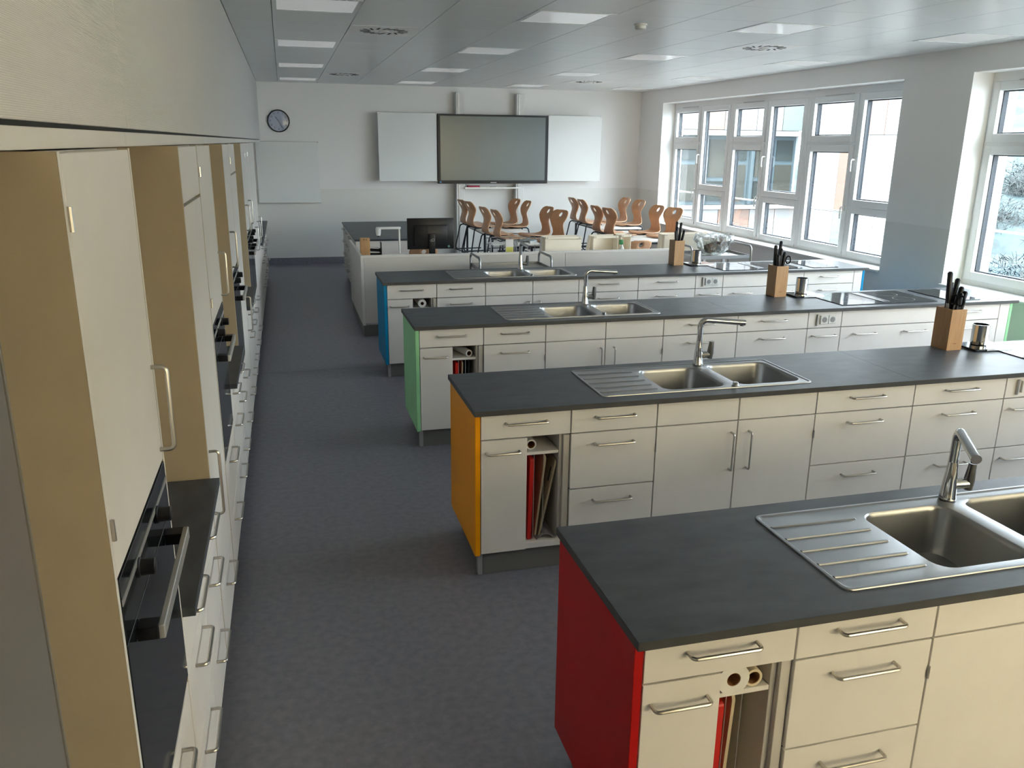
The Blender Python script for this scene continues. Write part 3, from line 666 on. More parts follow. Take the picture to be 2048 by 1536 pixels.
for i in (1, 2, 3):
    nm = ISN[i]
    if blk0 is None: blk0 = b = make_block()
    else: b = copy_tree(blk0)
    yb = ISL[i]+{1: 0.585, 2: 0.552, 3: 0.56}[i]-(0.09 if i == 1 else 0.06)
    xb = {1: 4.005, 2: 3.985, 3: 3.98}[i]
    yb = {1: 4.196, 2: 6.076, 3: 7.985}[i]-0.0
    if yb+0.135 > ISL[i]+0.678: yb = ISL[i]+0.678-0.138
    b.location = (xb, yb, H+0.0003); b['label'] = 'beech knife block full of black knives on the %s-ended island' % nm
    for lb, kx, ky, L, ax, ay, lift in KN[i]:
        k = make_knife(L+0.045); k.location = (xb+kx, yb+ky, H+0.256-0.02+lift*0.3); k.rotation_euler = (-ay, ax, random.uniform(-0.2, 0.2))
        k['label'] = lb+' in the knife block, %s-ended island' % nm; k['group'] = 'knives in the blocks'
    if i in (1, 2):
        k = make_scissors(); k.location = (xb+(0.045 if i == 1 else 0.085), yb+0.028, H+0.256-0.012); k.rotation_euler = (0.02, 0.12, 0.3 if i == 1 else 0.6)
        k['label'] = 'black-handled kitchen scissors in the knife block, %s-ended island' % nm
    tr = tray0 if i == 1 else copy_tree(tray0); tr.location = (xb+0.155, ISL[i]+0.465, H+0.0003); tr['label'] = 'flat dark tray under the steel mug, %s-ended island' % nm
    mg = mug0 if i == 1 else copy_tree(mug0); mg.location = (xb+0.285, ISL[i]+0.600-0.01, H+0.0155); mg['label'] = 'shiny steel mug beside the knife block, %s-ended island' % nm

# ------------------------------------------------------------------ wall cabinets on the left (fronts face the room; local x runs along the wall)
RW = PI/2
TZ = 2.09
def WU(name, label, cat, y0, group): return thing(name, label, cat, (XF, y0, 0), RW, group)
ovens = []
def oven_unit(y0, wd, label, hinge_near=True, near_side=True):
    t = WU('tall_oven_cabinet', label, 'cabinet', y0, 'tall oven cabinets')
    D = 0.60
    pbox('side_panel', t, SIDE, 0, 0.018, 0.0, D, ZB, TZ); pbox('side_panel', t, SIDE, wd-0.018, wd, 0.0, D, ZB, TZ)
    pbox('back_panel', t, LAMB, 0.018, wd-0.018, D-0.01, D, ZB, TZ-0.02); pbox('top_panel', t, LAMB, 0.018, wd-0.018, 0.022, D-0.01, TZ-0.02, TZ)
    pbox('oven_shelf', t, LAMB, 0.018, wd-0.018, 0.022, D-0.01, 0.69, 0.705); pbox('upper_shelf', t, LAMB, 0.018, wd-0.018, 0.022, D-0.01, 1.337, 1.352)
    pbox('drawer_box', t, LAMB, 0.02, wd-0.02, 0.022, D-0.02, ZB, 0.685); pbox('plinth', t, PLINTH, 0.0, wd, 0.045, D-0.03, 0, ZB-0.001)
    hx = wd-0.045 if hinge_near else 0.045
    front(t, 'door', 0.016, wd-0.016, 1.338, TZ, hx, 1.48, 0.21, True)
    for z in (1.985, 1.438): hinge(t, 0.018 if hinge_near else wd-0.018, z)
    front(t, 'drawer', 0.016, wd-0.016, 0.395, 0.695, wd/2, 0.635); front(t, 'drawer', 0.016, wd-0.016, ZB, 0.395, wd/2, 0.335)
    pbox('edge_strip', t, LAM, 0, 0.0155, -0.0005, 0.0, ZB, TZ, 0); pbox('edge_strip', t, LAM, wd-0.0155, wd, -0.0005, 0.0, ZB, TZ, 0)
    o = thing('oven', label.replace('tall white cabinet with oven', 'black built-in oven').replace('tall white oven cabinet', 'black built-in oven'), 'oven', (XF, y0, 0), RW, 'built-in ovens'); ovens.append(o)
    x0, x1 = 0.020, wd-0.020
    pbox('control_panel', o, BGLASS, x0, x1, -0.002, 0.02, 1.205, 1.335); pbox('door_glass', o, BGLASS, x0, x1, -0.002, 0.02, 0.712, 1.200)
    pbox('oven_body', o, GAP, x0+0.01, x1-0.01, 0.0205, 0.55, 0.712, 1.33)
    pbox('trim_strip', o, ALU, x0, x1, -0.0035, -0.002, 1.283, 1.296, 0)
    for kx in (0.18, 0.42):
        MB().lathe([(0.021, 0), (0.021, 0.004), (0.018, 0.006), (0.017, 0.032), (0.014, 0.034)], 18).build('knob', BLACK, o, (kx*wd/0.61, -0.002, 1.272), (PI/2, 0, 0))
    h = pbox('handle', o, ALU, 0.10, wd-0.10, -0.055, -0.042, 1.158, 1.188, 0.002)
    for px in (0.118, wd-0.118): pbox('handle_post', h, BLACK, px-0.02-h.location.x, px+0.02-h.location.x, 0.0065, 0.0455, -0.014, 0.014, 0.001)
    return t
def split_unit(y0, wd, label, hx_near=True):
    t = WU('tall_cupboard', label, 'cabinet', y0, 'tall cupboards'); D = 0.60
    pbox('side_panel', t, SIDE, 0, 0.018, 0.0, D, ZB, TZ); pbox('side_panel', t, SIDE, wd-0.018, wd, 0.0, D, ZB, TZ)
    pbox('body', t, LAMB, 0.019, wd-0.019, 0.022, D, ZB, TZ); pbox('plinth', t, PLINTH, 0.0, wd, 0.045, D-0.03, 0, ZB-0.001)
    front(t, 'flap', 0.0, wd-0.016, 1.897, TZ); front(t, 'door', 0.0, wd-0.016, 0.395, 1.892, 0.045 if hx_near else wd-0.045, 0.86, 0.255, True)
    front(t, 'drawer', 0.0, wd-0.016, ZB, 0.395, wd/2, 0.335)
    return t
def plain_tall(y0, wd, label, hx_near=False):
    t = WU('tall_cupboard', label, 'cabinet', y0, 'tall cupboards'); D = 0.60
    pbox('side_panel', t, SIDE, 0, 0.018, 0.0, D, ZB, TZ); pbox('side_panel', t, SIDE, wd-0.018, wd, 0.0, D, ZB, TZ)
    pbox('body', t, LAMB, 0.019, wd-0.019, 0.022, D, ZB, TZ); pbox('plinth', t, PLINTH, 0.0, wd, 0.045, D-0.03, 0, ZB-0.001)
    front(t, 'door', 0.0, wd, ZB, TZ, 0.05 if hx_near else wd-0.05, 1.11, 0.24, True)
    return t
def gap_run(y0, y1, n, what):
    wd = (y1-y0)/n
    for k in range(n):
        t = WU('wall_base_cabinet', 'white three-drawer base cabinet %s%s' % (what, '' if n == 1 else ', %s' % ['nearest the camera', 'second from the camera', 'third from the camera', 'fourth', 'fifth'][k] if n > 2 else ', %s' % ['nearer the camera', 'farther from the camera'][k]), 'cabinet', y0+k*wd, 'wall base cabinets')
        carcass(t, wd, 0.60); drawers3(t, 0, wd, zs=(ZB, 0.395, 0.70, ZTOP), hz=(0.335, 0.637, 0.815))
    w_ = WU('wall_worktop', 'dark grey worktop %s' % what, 'worktop', y0, 'worktops between tall cabinets')
    pbox('slab', w_, TOP, 0.002, y1-y0-0.002, -0.034, 0.60, H-TT, H)
    pbox('splashback', w_, LAM, 0.002, y1-y0-0.002, 0.60, 0.615, H, 2.08)
oven_unit(1.468, 0.655, 'tall white cabinet with oven nearest the camera')
gap_run(2.127, 3.062, 2, 'between the nearest two tall cabinet blocks')
split_unit(3.066, 0.635, 'tall white cupboard with top flap, second tall block')
oven_unit(3.703, 0.64, 'tall white cabinet with oven in the second tall block')
gap_run(4.347, 5.228, 2, 'between the second and third tall blocks')
oven_unit(5.232, 0.62, 'tall white cabinet with oven in the third tall block', hinge_near=False)
split_unit(5.854, 0.635, 'tall white cupboard with top flap, third tall block', False)
gap_run(6.493, 7.450, 2, 'between the third and farthest tall blocks')
oven_unit(7.455, 0.62, 'tall white cabinet with oven in the farthest tall block', hinge_near=False)
oven_unit(8.077, 0.62, 'tall white cabinet with oven second in the farthest tall block', hinge_near=False)
plain_tall(8.70, 0.66, 'tall plain white cupboard third in the farthest block')
plain_tall(9.362, 0.66, 'tall plain white cupboard fourth in the farthest block')
plain_tall(10.024, 0.66, 'tall plain white cupboard at the far end of the tall row')
gap_run(10.69, 13.85, 5, 'beyond the tall cupboards by the back wall')
# glossy grey upright at the left edge, very near the camera
up_ = thing('upright_panel', 'glossy grey upright panel at the extreme left edge, close to the camera', 'panel', (-0.275, 0.635, 0))
pbox('panel', up_, mat('grey_gloss', (0.20, 0.19, 0.18, 1), 0.28, spec=0.6), -0.015, 0.015, -0.48, 0.48, 0.0, 2.06, 0.003)
pbox('edge_profile', up_, MATS['grey_gloss'], -0.017, 0.017, 0.481, 0.486, 0.0, 2.06, 0.001)

# ------------------------------------------------------------------ teacher's desk and its cabinets
DK = thing('teacher_desk', 'long beige desk with a raised front screen behind the blue-ended island', 'desk', (0.842, 9.238, 0))
d = DK; LN = 3.70
pbox('front_panel', d, DESK, 0.033, 2.362, 0.002, 0.022, 0.155, 0.886); pbox('front_panel', d, DESK, 2.366, LN-0.003, 0.002, 0.022, 0.155, 0.886)
pbox('top_edge', d, LAM, 0, LN, 0.0, 0.045, 0.887, 0.912); pbox('end_edge', d, LAM, 0, 0.030, 0.0, 0.045, 0.130, 0.886)
pbox('side_panel', d, DESK, 0, 0.030, 0.046, 1.70, 0.130, 0.900); pbox('desktop', d, LAM, 0.032, LN, 0.03, 0.86, 0.725, 0.750)
pbox('plinth', d, PLINTH, 0.012, LN-0.02, 0.03, 0.06, 0, 0.129); pbox('plinth', d, PLINTH, 0.012, 0.03, 0.061, 1.68, 0, 0.129)
pbox('side_panel', d, DESK, LN-0.03, LN, 0.046, 0.86, 0.0, 0.724)
for k in range(4):
    wd = 0.61; y1 = 11.005+wd*(k+1)
    t = thing('desk_cabinet', 'greige four-drawer cabinet beside the aisle, %s from the board wall' % ['fourth', 'third', 'second', 'first'][k], 'cabinet', (0.93, y1, 0), -RW, 'cabinets beside the teacher desk')
    carcass(t, wd, 0.60)
    zz = (ZB, 0.32, 0.505, 0.69, ZTOP)
    for a, b in zip(zz, zz[1:]): front(t, 'drawer', 0, wd, a, b, wd/2, b-0.05, m=DESK)
t = thing('desk_worktop', 'dark grey worktop on the cabinets beside the aisle', 'worktop', (0.918, 10.96, 0))
pbox('slab', t, TOP, 0, 1.05, 0.0, 2.52, H-TT, H); pbox('end_panel', t, LAM, 0.012, 1.03, 0.014, 0.034, 0.0, H-TT-0.001); pbox('back_panel', t, LAM, 1.0, 1.03, 0.035, 2.5, 0.0, H-TT-0.001)
st = thing('side_table', 'white side table behind the trolley with the bowl', 'table', (4.62, 9.66, 0))
pbox('table_top', st, LAM, 0, 0.95, 0, 0.62, 0.725, 0.75)
for a in (0.03, 0.88):
    for b in (0.03, 0.55): pbox('leg', st, ALU, a, a+0.04, b, b+0.04, 0, 0.724)

# things on the desk
ZDK = 0.7503
t = thing('wooden_block', 'light wooden block with two holes on the desk end', 'wooden block', (0.955, 9.93, ZDK))
pbox('block', t, WOOD, -0.056, 0.056, -0.035, 0.035, 0, 0.282, 0.003)
for q in (-0.012, 0.014): MB().lathe([(0.006, 0), (0.006, 0.002)], 10).build('hole', GAP, t, (q, -0.0345, 0.262), (PI/2, 0, 0))
t = thing('letter_tray', 'black letter tray with papers behind the wooden block', 'tray', (1.05, 10.02, ZDK))
pbox('tray_base', t, BLACK, -0.10, 0.105, -0.05, 0.05, 0, 0.012); pbox('tray_side', t, BLACK, 0.095, 0.105, -0.05, 0.05, 0.012, 0.22); pbox('tray_side', t, BLACK, -0.10, -0.09, -0.05, 0.05, 0.012, 0.15); pbox('tray_back', t, BLACK, -0.09, 0.095, 0.04, 0.05, 0.012, 0.14)
for k in range(3): pbox('paper', t, PAPER, -0.088, 0.092-0.01*k, -0.048+0.01*k, 0.035, 0.05+0.05*k, 0.058+0.05*k, 0, (0.05, 0.05*k, 0.1*k))
t = thing('document_camera', 'white document camera on a bent arm beside the monitor', 'document camera', (1.36, 9.92, ZDK))
pbox('base', t, WHITE, -0.11, 0.06, -0.08, 0.08, 0, 0.025, 0.006)
MB().tube([(0, 0, 0.02), (0, 0, 0.385)], 0.011, 10).build('column', WHITE, t)
m = MB(); m.box(-0.27, 0.018, -0.02, 0.02, 0.378, 0.405, 0.005); a = m.build('arm', WHITE, t)
m = MB(); m.lathe([(0.024, -0.01), (0.030, 0.02), (0.034, 0.075)], 16, (-0.245, 0, 0.315)); m.build('camera_head', WHITE, t)
MB().lathe([(0.014, 0), (0.016, 0.014)], 12, (-0.245, 0, 0.293)).build('lens', BLACK, t)
t = thing('monitor', 'black computer monitor seen from behind on the desk', 'monitor', (1.735, 9.93, ZDK))
m = MB(); m.box(-0.28, 0.28, -0.012, 0.02, 0.135, 0.50, 0.006); m.build('screen_housing', BLACK, t)
m = MB(); m.box(-0.20, 0.20, -0.035, -0.012, 0.17, 0.42, 0.01); m.build('rear_cover', BLACK, t)
m = MB(); m.box(-0.03, 0.045, -0.065, -0.036, 0.02, 0.32, 0.004); m.build('stand_column', BLACK, t)
MB().lathe([(0.12, 0), (0.12, 0.012), (0.10, 0.018)], 28, (0, 0.0, 0)).build('stand_foot', BLACK, t)
lg = mat('logo_grey', (0.35, 0.35, 0.36, 1), 0.4)
for q, r in ((-0.013, 0.010), (0.012, 0.015)):
    MB().tube([(q+r*math.cos(2*PI*k/20), 0, r*math.sin(2*PI*k/20)) for k in range(20)], 0.0022, 6, closed=True).build('logo_ring', lg, t, (0.008, -0.0665, 0.245+q*0.3))
MB().lathe([(0.014, 0), (0.014, 0.001)], 18).build('round_sticker', mat('teal_sticker', rgb(110, 150, 140), 0.5), t, (0.218, -0.0125, 0.165), (PI/2, 0, 0))
for k, (px, py, rz, lb) in enumerate(((1.22, 9.42, 0.1, 'loose white sheet lying on the desk edge below the document camera'), (2.02, 9.9, -0.15, 'white sheet on the desk right of the monitor'))):
    tag(pbox('paper_sheet', None, PAPER, px-0.15, px+0.15, py-0.105, py+0.105, ZDK, ZDK+0.003, 0), lb, 'paper')
bpy.data.objects['paper_sheet'].location.z = 0.9135+0.0; bpy.data.objects['paper_sheet'].location.y = 9.262+0.03
bpy.data.objects['paper_sheet'].scale = (0.9, 0.45, 1)
t = thing('mouse', 'cream computer mouse on the desk before the monitor', 'mouse', (1.62, 9.99, ZDK))
m = MB(); m.loft([rr(-0.03, 0.03, -0.05, 0.05, 0.025, 0, 4), rr(-0.031, 0.031, -0.051, 0.051, 0.025, 0.015, 4), rr(-0.02, 0.02, -0.035, 0.035, 0.018, 0.034, 4)], cap0=True); m.build('shell', CREAM, t)
pbox('wheel', t, BLACK, -0.004, 0.004, -0.035, -0.02, 0.030, 0.0345)
# wire trays with papers
wt = thing('wire_tray_stack', 'wire letter trays holding papers on the desk', 'letter tray', (2.71, 9.72, ZDK))
for px in (-0.31, -0.02, 0.0, 0.30):
    for py in (-0.12, 0.12): MB().tube([(px, py, 0), (px, py, 0.27)], 0.005, 6).build('post', STEEL, wt)
for z in (0.02, 0.19, 0.265):
    MB().tube([(-0.31, -0.12, z), (0.30, -0.12, z), (0.30, 0.12, z), (-0.31, 0.12, z)], 0.004, 6, closed=True).build('wire_rim', STEEL, wt)
for k, (a, b, z) in enumerate(((-0.29, -0.04, 0.20), (0.02, 0.28, 0.20), (-0.27, -0.05, 0.03), (0.03, 0.27, 0.03))):
    pbox('paper', wt, PAPER, a, b, -0.11, 0.11, z, z+0.015+0.008*k, 0)
MB().lathe([(0.13, 0), (0.12, 0.025), (0.05, 0.045)], 4, (0.17, 0, 0.215)).build('folded_map', mat('printed_map', (0.30, 0.33, 0.33, 1), 0.5, noise=(30, 0.5)), wt)
pbox('brochure', wt, PAPER, -0.135, -0.04, -0.135, -0.125, 0.10, 0.27, 0); pbox('brochure_print', wt, mat('yellow_print', rgb(205, 200, 90), 0.5), -0.13, -0.045, -0.1365, -0.1355, 0.11, 0.18, 0)
def file_box(label, x0, x1, y0, h, flare=0.03, open_=False):
    t = thing('file_box', label, 'file box', (x0, y0, ZDK), 0, 'cream file boxes on the desk'); wd = x1-x0
    m = MB()
    m.box(0, wd, 0.17, 0.18, 0, h); m.box(0, wd, 0.01, 0.17, 0, 0.01)
    m.box(wd-0.008, wd, 0.01, 0.17, 0.01, h-0.01)
    if not open_: m.box(0.008, wd-0.008, 0.0, 0.01, 0, h-0.035)
    m.build('body', CREAM, t, smooth=0)
    m = MB(); m.prism([(0.0, 0.0), (0.009, 0.0), (0.009, h-0.01), (0.0, h-0.01)], 0.0, 0.175); m.prism([(-flare, 0), (-0.001, 0), (-0.001, h-0.01), (-0.006, h-0.01)], 0.06, 0.17); m.build('side_wing', CREAM, t, smooth=0)
    pbox('top_bar', t, CREAM, 0.0, wd, 0.0, 0.014, h-0.028, h, 0.002)
    for q in (0.03, wd-0.03): MB().lathe([(0.007, 0), (0.007, 0.004)], 10).build('rivet', HANDLE, t, (q, 0.0, h-0.014), (PI/2, 0, 0))
    return t
file_box('closed cream file box in front of the left student tables', 3.10, 3.57, 9.70, 0.278)
file_box('open cream file box beside the green-capped bottle', 3.72, 4.05, 9.70, 0.278, 0.05, True)
file_box('narrow white file box just right of the green-capped bottle', 4.10, 4.24, 9.74, 0.285, 0.01, True)
file_box('wide cream file box behind the plastic-wrapped bowl', 4.68, 5.36, 9.72, 0.285, 0.02)
t = thing('spray_bottle', 'small bottle with a green cap between the file boxes', 'bottle', (4.075, 9.64, ZDK))
MB().lathe([(0.024, 0), (0.028, 0.008), (0.028, 0.13), (0.012, 0.165), (0.012, 0.175)], 16).build('bottle_body', WHITE, t)
m = MB(); m.box(-0.035, 0.014, -0.013, 0.013, 0.175, 0.235, 0.005); m.build('cap', GREENP, t)

# ------------------------------------------------------------------ boards on the back wall
YB = 15.06
t = thing('display_board', 'large dark touch screen with white wing boards on lift columns', 'display board', (3.75, YB, 0))
pbox('screen_frame', t, BLACK, -1.015, 1.025, 0.0, 0.07, 1.41, 2.60, 0.004)
pbox('screen', t, mat('screen_glass', (0.10, 0.125, 0.12, 1), 0.22, spec=0.6), -0.965, 0.97, -0.003, 0.0, 1.468, 2.568, 0)
pbox('maker_plate', t, ALU, -0.05, 0.06, -0.004, -0.0005, 1.424, 1.434, 0)
pbox('status_sticker', t, mat('sticker_blue', rgb(90, 150, 200), 0.4), -0.98, -0.955, -0.004, -0.0005, 1.425, 1.45, 0)
WB = mat('whiteboard', (0.80, 0.82, 0.81, 1), 0.5, spec=0.3)
for s, x0, x1 in ((0, -2.05, -1.022), (1, 1.032, 2.06)):
    o = pbox('wing_board', t, WB, x0, x1, 0.02, 0.045, 1.452, 2.608, 0.003)
    for xx in (x0, x1):
        for zz in (1.452, 2.608): link('corner_cap', box_mesh(0.03, 0.03, 0.03, ALU, 0.003), o, (xx-(x0+x1)/2+(0.01 if xx == x0 else -0.01), -0.001, zz-2.03+(0.01 if zz < 2 else -0.01)))
for x0 in (-0.66, 0.45):
    pbox('lift_column', t, WHITE, x0, x0+0.15, 0.10, 0.25, 0.0, 2.966, 0.004); pbox('column_rail', t, ALU, x0+0.04, x0+0.055, 0.09, 0.0995, 0.1, 2.95)
pbox('cross_panel', t, WHITE, -0.50, 0.45, 0.14, 0.17, 1.395, 1.50)
pbox('pen_tray', t, ALU, -0.52, 0.53, 0.03, 0.13, 1.318, 1.332); pbox('pen_tray_lip', t, ALU, -0.52, 0.53, 0.028, 0.0335, 1.332, 1.345)
tag(pbox('cloth', None, MAGENTA, 3.28, 3.52, YB+0.05, YB+0.12, 1.3325, 1.372, 0.012), 'red cloth lying at the left end of the pen tray', 'cloth')
for k, px in enumerate((3.70, 4.02)):
    tag(MB().tube([(0, 0, 0), (0.12, 0, 0)], 0.008, 8).build('board_marker', BLACK, None, (px, YB+0.08, 1.3415)), 'black board marker on the pen tray, %s of two' % ['left', 'right'][k], 'marker')
t = thing('whiteboard', 'plain whiteboard on the back wall under the clock', 'whiteboard', (0.15, YW-0.03, 0))
pbox('panel', t, WB, -0.51, 0.53, 0.0, 0.02, 1.08, 2.10, 0.002); pbox('frame_edge', t, ALU, -0.515, 0.535, -0.006, 0.0215, 1.066, 1.0795); pbox('frame_edge', t, ALU, -0.515, 0.535, -0.002, 0.0215, 2.101, 2.11)
pbox('corner_cap', t, ALU, 0.515, 0.54, -0.004, 0.0215, 2.085, 2.112)
t = thing('wall_clock', 'round clock with a dark rim and pale blue face on the back wall', 'clock', (0.05, YW-0.002, 2.44))
t.rotation_euler = (PI/2, 0, 0)
MB().lathe([(0.185, 0), (0.185, 0.035), (0.178, 0.042), (0.168, 0.042), (0.166, 0.030)], 40, cap=False).build('rim', BLACK, t)
MB().lathe([(0.17, 0.0), (0.17, 0.022)], 40).build('face', mat('clock_face', (0.52, 0.55, 0.68, 1), 0.3), t)
nb = mat('clock_numerals', (0.08, 0.085, 0.11, 1), 0.5)
for h in range(12):
    a = PI/2-2*PI*(h+1)/12
    cu = bpy.data.curves.new('numeral', 'FONT'); cu.body = str(h+1); cu.size = 0.042; cu.align_x = 'CENTER'; cu.align_y = 'CENTER'; cu.extrude = 0.0006
    tmp = bpy.data.objects.new('numeral_curve', cu); COL.objects.link(tmp); bpy.context.view_layer.update()
    me = bpy.data.meshes.new_from_object(tmp.evaluated_get(bpy.context.evaluated_depsgraph_get())); bpy.data.objects.remove(tmp); me.materials.clear(); me.materials.append(nb)
    link('numeral', me, t, (0.135*math.cos(a), 0.135*math.sin(a), 0.0228))
for L, a, wd_ in ((0.085, 2.2, 0.010), (0.12, -1.1, 0.007)):
    link('hand', box_mesh(L, wd_, 0.002, nb, 0), t, (L/2*math.cos(a), L/2*math.sin(a), 0.025+0.0025*(L > 0.1)), (0, 0, a))
MB().lathe([(0.166, 0.033), (0.12, 0.040), (0.06, 0.044), (0.001, 0.045)], 40, cap=False).build('cover_glass', GLASS, t)

# ------------------------------------------------------------------ student tables and chairs
def make_table(L, Wd):
    t = thing('student_table', '', 'table', (0, 0, 0), 0, 'student tables')
    m = MB(); m.box(-Wd/2, Wd/2, -L/2, L/2, 0.735, 0.76, 0.004); m.build('table_top', TABLE, t)
    for a in (-1, 1):
        for b in (-1, 1): MB().tube([(a*(Wd/2-0.05), b*(L/2-0.05), 0.0), (a*(Wd/2-0.05), b*(L/2-0.05), 0.734)], 0.018, 10).build('leg', DARKM, t)
        pbox('apron', t, DARKM, a*(Wd/2-0.06)-0.012, a*(Wd/2-0.06)+0.012, -L/2+0.07, L/2-0.07, 0.70, 0.7345)
    for b in (-1, 1): pbox('apron', t, DARKM, -Wd/2+0.075, Wd/2-0.075, b*(L/2-0.055)-0.012, b*(L/2-0.055)+0.012, 0.70, 0.7345)
    return t
TB = [((3.44, 13.70), 'far left student table under four raised chairs'), ((3.46, 11.93), 'near left student table under four raised chairs'), ((5.53, 13.95), 'far right student table by the window corner'), ((5.27, 12.10), 'near right student table beside the window')]
t0 = make_table(1.45, 0.74)
for k, ((x, y_), lb) in enumerate(TB):
    t = t0 if k == 0 else copy_tree(t0); t.location = (x, y_, 0); t['label'] = lb
def make_chair():
    """seat level z=0 at its top, backrest at x<0, seat towards +x"""
    t = thing('chair', '', 'chair', (0, 0, 0), 0, 'beech shell chairs')
    # profile of the one-piece shell: (x, z, half width)
    P = [(0.385, -0.012, 0.165), (0.375, 0.0, 0.185), (0.33, 0.008, 0.198), (0.25, 0.0, 0.203), (0.16, -0.006, 0.198), (0.08, -0.004, 0.185), (0.03, 0.006, 0.165), (-0.005, 0.028, 0.145), (-0.022, 0.062, 0.128), (-0.020, 0.10, 0.118), (-0.006, 0.145, 0.116), (0.010, 0.19, 0.125), (0.014, 0.23, 0.140), (0.006, 0.27, 0.168), (-0.010, 0.305, 0.180), (-0.030, 0.34, 0.182), (-0.050, 0.372, 0.170), (-0.064, 0.394, 0.142), (-0.070, 0.405, 0.10)]
    nu = 12; bm = bmesh.new(); G = []
    for i, (x, z, hw) in enumerate(P):
        row = []
        for j in range(nu+1):
            u = -1+2*j/nu; cv = 0.030*(1-u*u) if z > 0.12 else 0.010*(1-u*u)
            row.append(bm.verts.new((x-(cv-0.012 if z > 0.05 else 0), hw*u, z-(0.008*(1-u*u) if z < 0.03 else 0))))
        G.append(row)
    c = nu//2; i0 = 14
    for i in range(len(P)-1):
        for j in range(nu):
            if i in (i0, i0+1) and j in (c-1, c): continue
            bm.faces.new((G[i][j], G[i][j+1], G[i+1][j+1], G[i+1][j]))
    # round grip hole
    ctr = G[i0+1][c].co.copy()
    for di in (0, 1, 2):
        for dj in (-1, 0, 1):
            if di == 1 and dj == 0: continue
            v = G[i0+di][c+dj]; a = math.atan2(di-1, dj); 
            pz = ctr.z+0.034*math.sin(a); py = 0.032*math.cos(a)
            s = (pz-ctr.z)/(G[i0+2][c].co.z-G[i0][c].co.z if True else 1)
            xx = G[i0][c].co.x+(G[i0+2][c].co.x-G[i0][c].co.x)*(0.5+s) if di != 1 else ctr.x
            v.co = Vector((xx, py, pz))
    bm.verts.remove(G[i0+1][c])
    bmesh.ops.recalc_face_normals(bm, faces=bm.faces)
    me = bpy.data.meshes.new('shell'); bm.to_mesh(me); bm.free(); me.materials.append(SHELL)
    for p in me.polygons: p.use_smooth = True
    o = link('shell', me, t); md = o.modifiers.new('thickness', 'SOLIDIFY'); md.thickness = 0.011; md.offset = 0
    for s in (-1, 1):
        MB().tube([(0.30, s*0.13, -0.022), (0.0, s*0.15, -0.022), (-0.085, s*0.19, -0.445), (0.40, s*0.19, -0.445)], 0.011, 8, 0.05, 5).build('frame_tube', DARKM, t)
        MB().tube([(0.38, s*0.19, -0.445), (0.38, s*0.19, -0.457)], 0.013, 8).build('glide', BLACK, t)
    for x in (0.06, 0.27): MB().tube([(x, -0.14, -0.022), (x, 0.14, -0.022)], 0.009, 8).build('cross_tube', DARKM, t)
    MB().tube([(-0.08, -0.19, -0.445), (-0.08, 0.19, -0.445)], 0.010, 8).build('floor_tube', DARKM, t)
    pbox('seat_plate', t, BLACK, 0.06, 0.27, -0.10, 0.10, -0.015, -0.010, 0.001)
    return t
c0 = make_chair(); first = True
CH = [(2.99, 14.06, 0), (3.02, 13.62, 0), (2.99, 12.40, 0), (3.03, 11.83, 0), (3.88, 14.10, 1), (3.94, 13.58, 1), (3.89, 12.25, 1), (3.88, 11.60, 1),
      (5.09, 14.42, 0), (5.08, 13.90, 0), (4.80, 12.45, 0), (4.82, 11.96, 0), (5.96, 14.22, 1), (5.98, 13.62, 1), (5.73, 12.32, 1), (5.78, 11.82, 1)]
wh = ['farthest', 'second farthest', 'second nearest', 'nearest']
for k, (x, y_, s) in enumerate(CH):
    c = c0 if first else copy_tree(c0); first = False
    c.location = (x, y_, 0.794); c.rotation_euler = (0, 0, (PI if s else 0)+0.16+random.uniform(-0.08, 0.08)+(0.28 if k in (7, 15) else 0))
    c['label'] = 'wooden shell chair, %s on the %s side of the %s student tables' % (wh[k % 4], 'window' if s else 'aisle', 'left' if k < 8 else 'right')
for x, y_, rz, lb in ((4.73, 10.62, PI/2+0.1, 'wooden shell chair on the floor behind the desk, near the green-capped bottle'), (1.72, 10.42, PI/2, 'wooden shell chair on the floor behind the monitor'), (3.64, 10.62, PI/2-0.1, 'wooden shell chair on the floor behind the cream file boxes')):
    c = copy_tree(c0); c.location = (x, y_, 0.458); c.rotation_euler = (0, 0, rz); c['label'] = lb
    if 'group' in c: c['group'] = 'chairs standing behind the desk'

# ------------------------------------------------------------------ trolleys
def trolley(label, x0, x1, y0, y1, zt=0.84):
    t = thing('trolley', label, 'trolley', (x0, y0, 0), 0, 'stainless trolleys'); L, D = x1-x0, y1-y0
    for x in (0, L):
        MB().tube([(x, 0, 0.10), (x, 0, 0.95), (x, D, 0.95), (x, D, 0.10)], 0.0125, 10, 0.06, 5).build('end_frame', STEEL, t)
    for z in (zt, 0.30):
        o = pbox('shelf', t, STEEL, 0.014, L-0.014, 0.006, D-0.006, z-0.03, z-0.026, 0.001); c = o.location
        for a in ((0.014, L-0.014, -0.002, 0.004), (0.014, L-0.014, D-0.004, D+0.002), (0.008, 0.0135, 0.006, D-0.006), (L-0.0135, L-0.008, 0.006, D-0.006)):
            pbox('rim', o, STEEL, a[0]-c.x, a[1]-c.x, a[2]-c.y, a[3]-c.y, -0.012, 0.030, 0.001)
    for x in (0, L):
        for y_ in (0, D):
            MB().tube([(x, y_, 0.10), (x, y_, 0.075)], 0.008, 8).build('caster_stem', STEEL, t)
            m = MB(); m.lathe([(0.037, -0.013), (0.040, -0.008), (0.040, 0.008), (0.037, 0.013)], 16); m.build('caster_wheel', BLACK, t, (x, y_+0.01, 0.040), (0, PI/2, 0))
    return t
trolley('stainless serving trolley between the blue-ended island and the desk', 2.017, 2.803, 8.50, 8.972)
trolley('stainless trolley by the windows carrying a wrapped bowl', 4.72, 5.51, 9.03, 9.56)
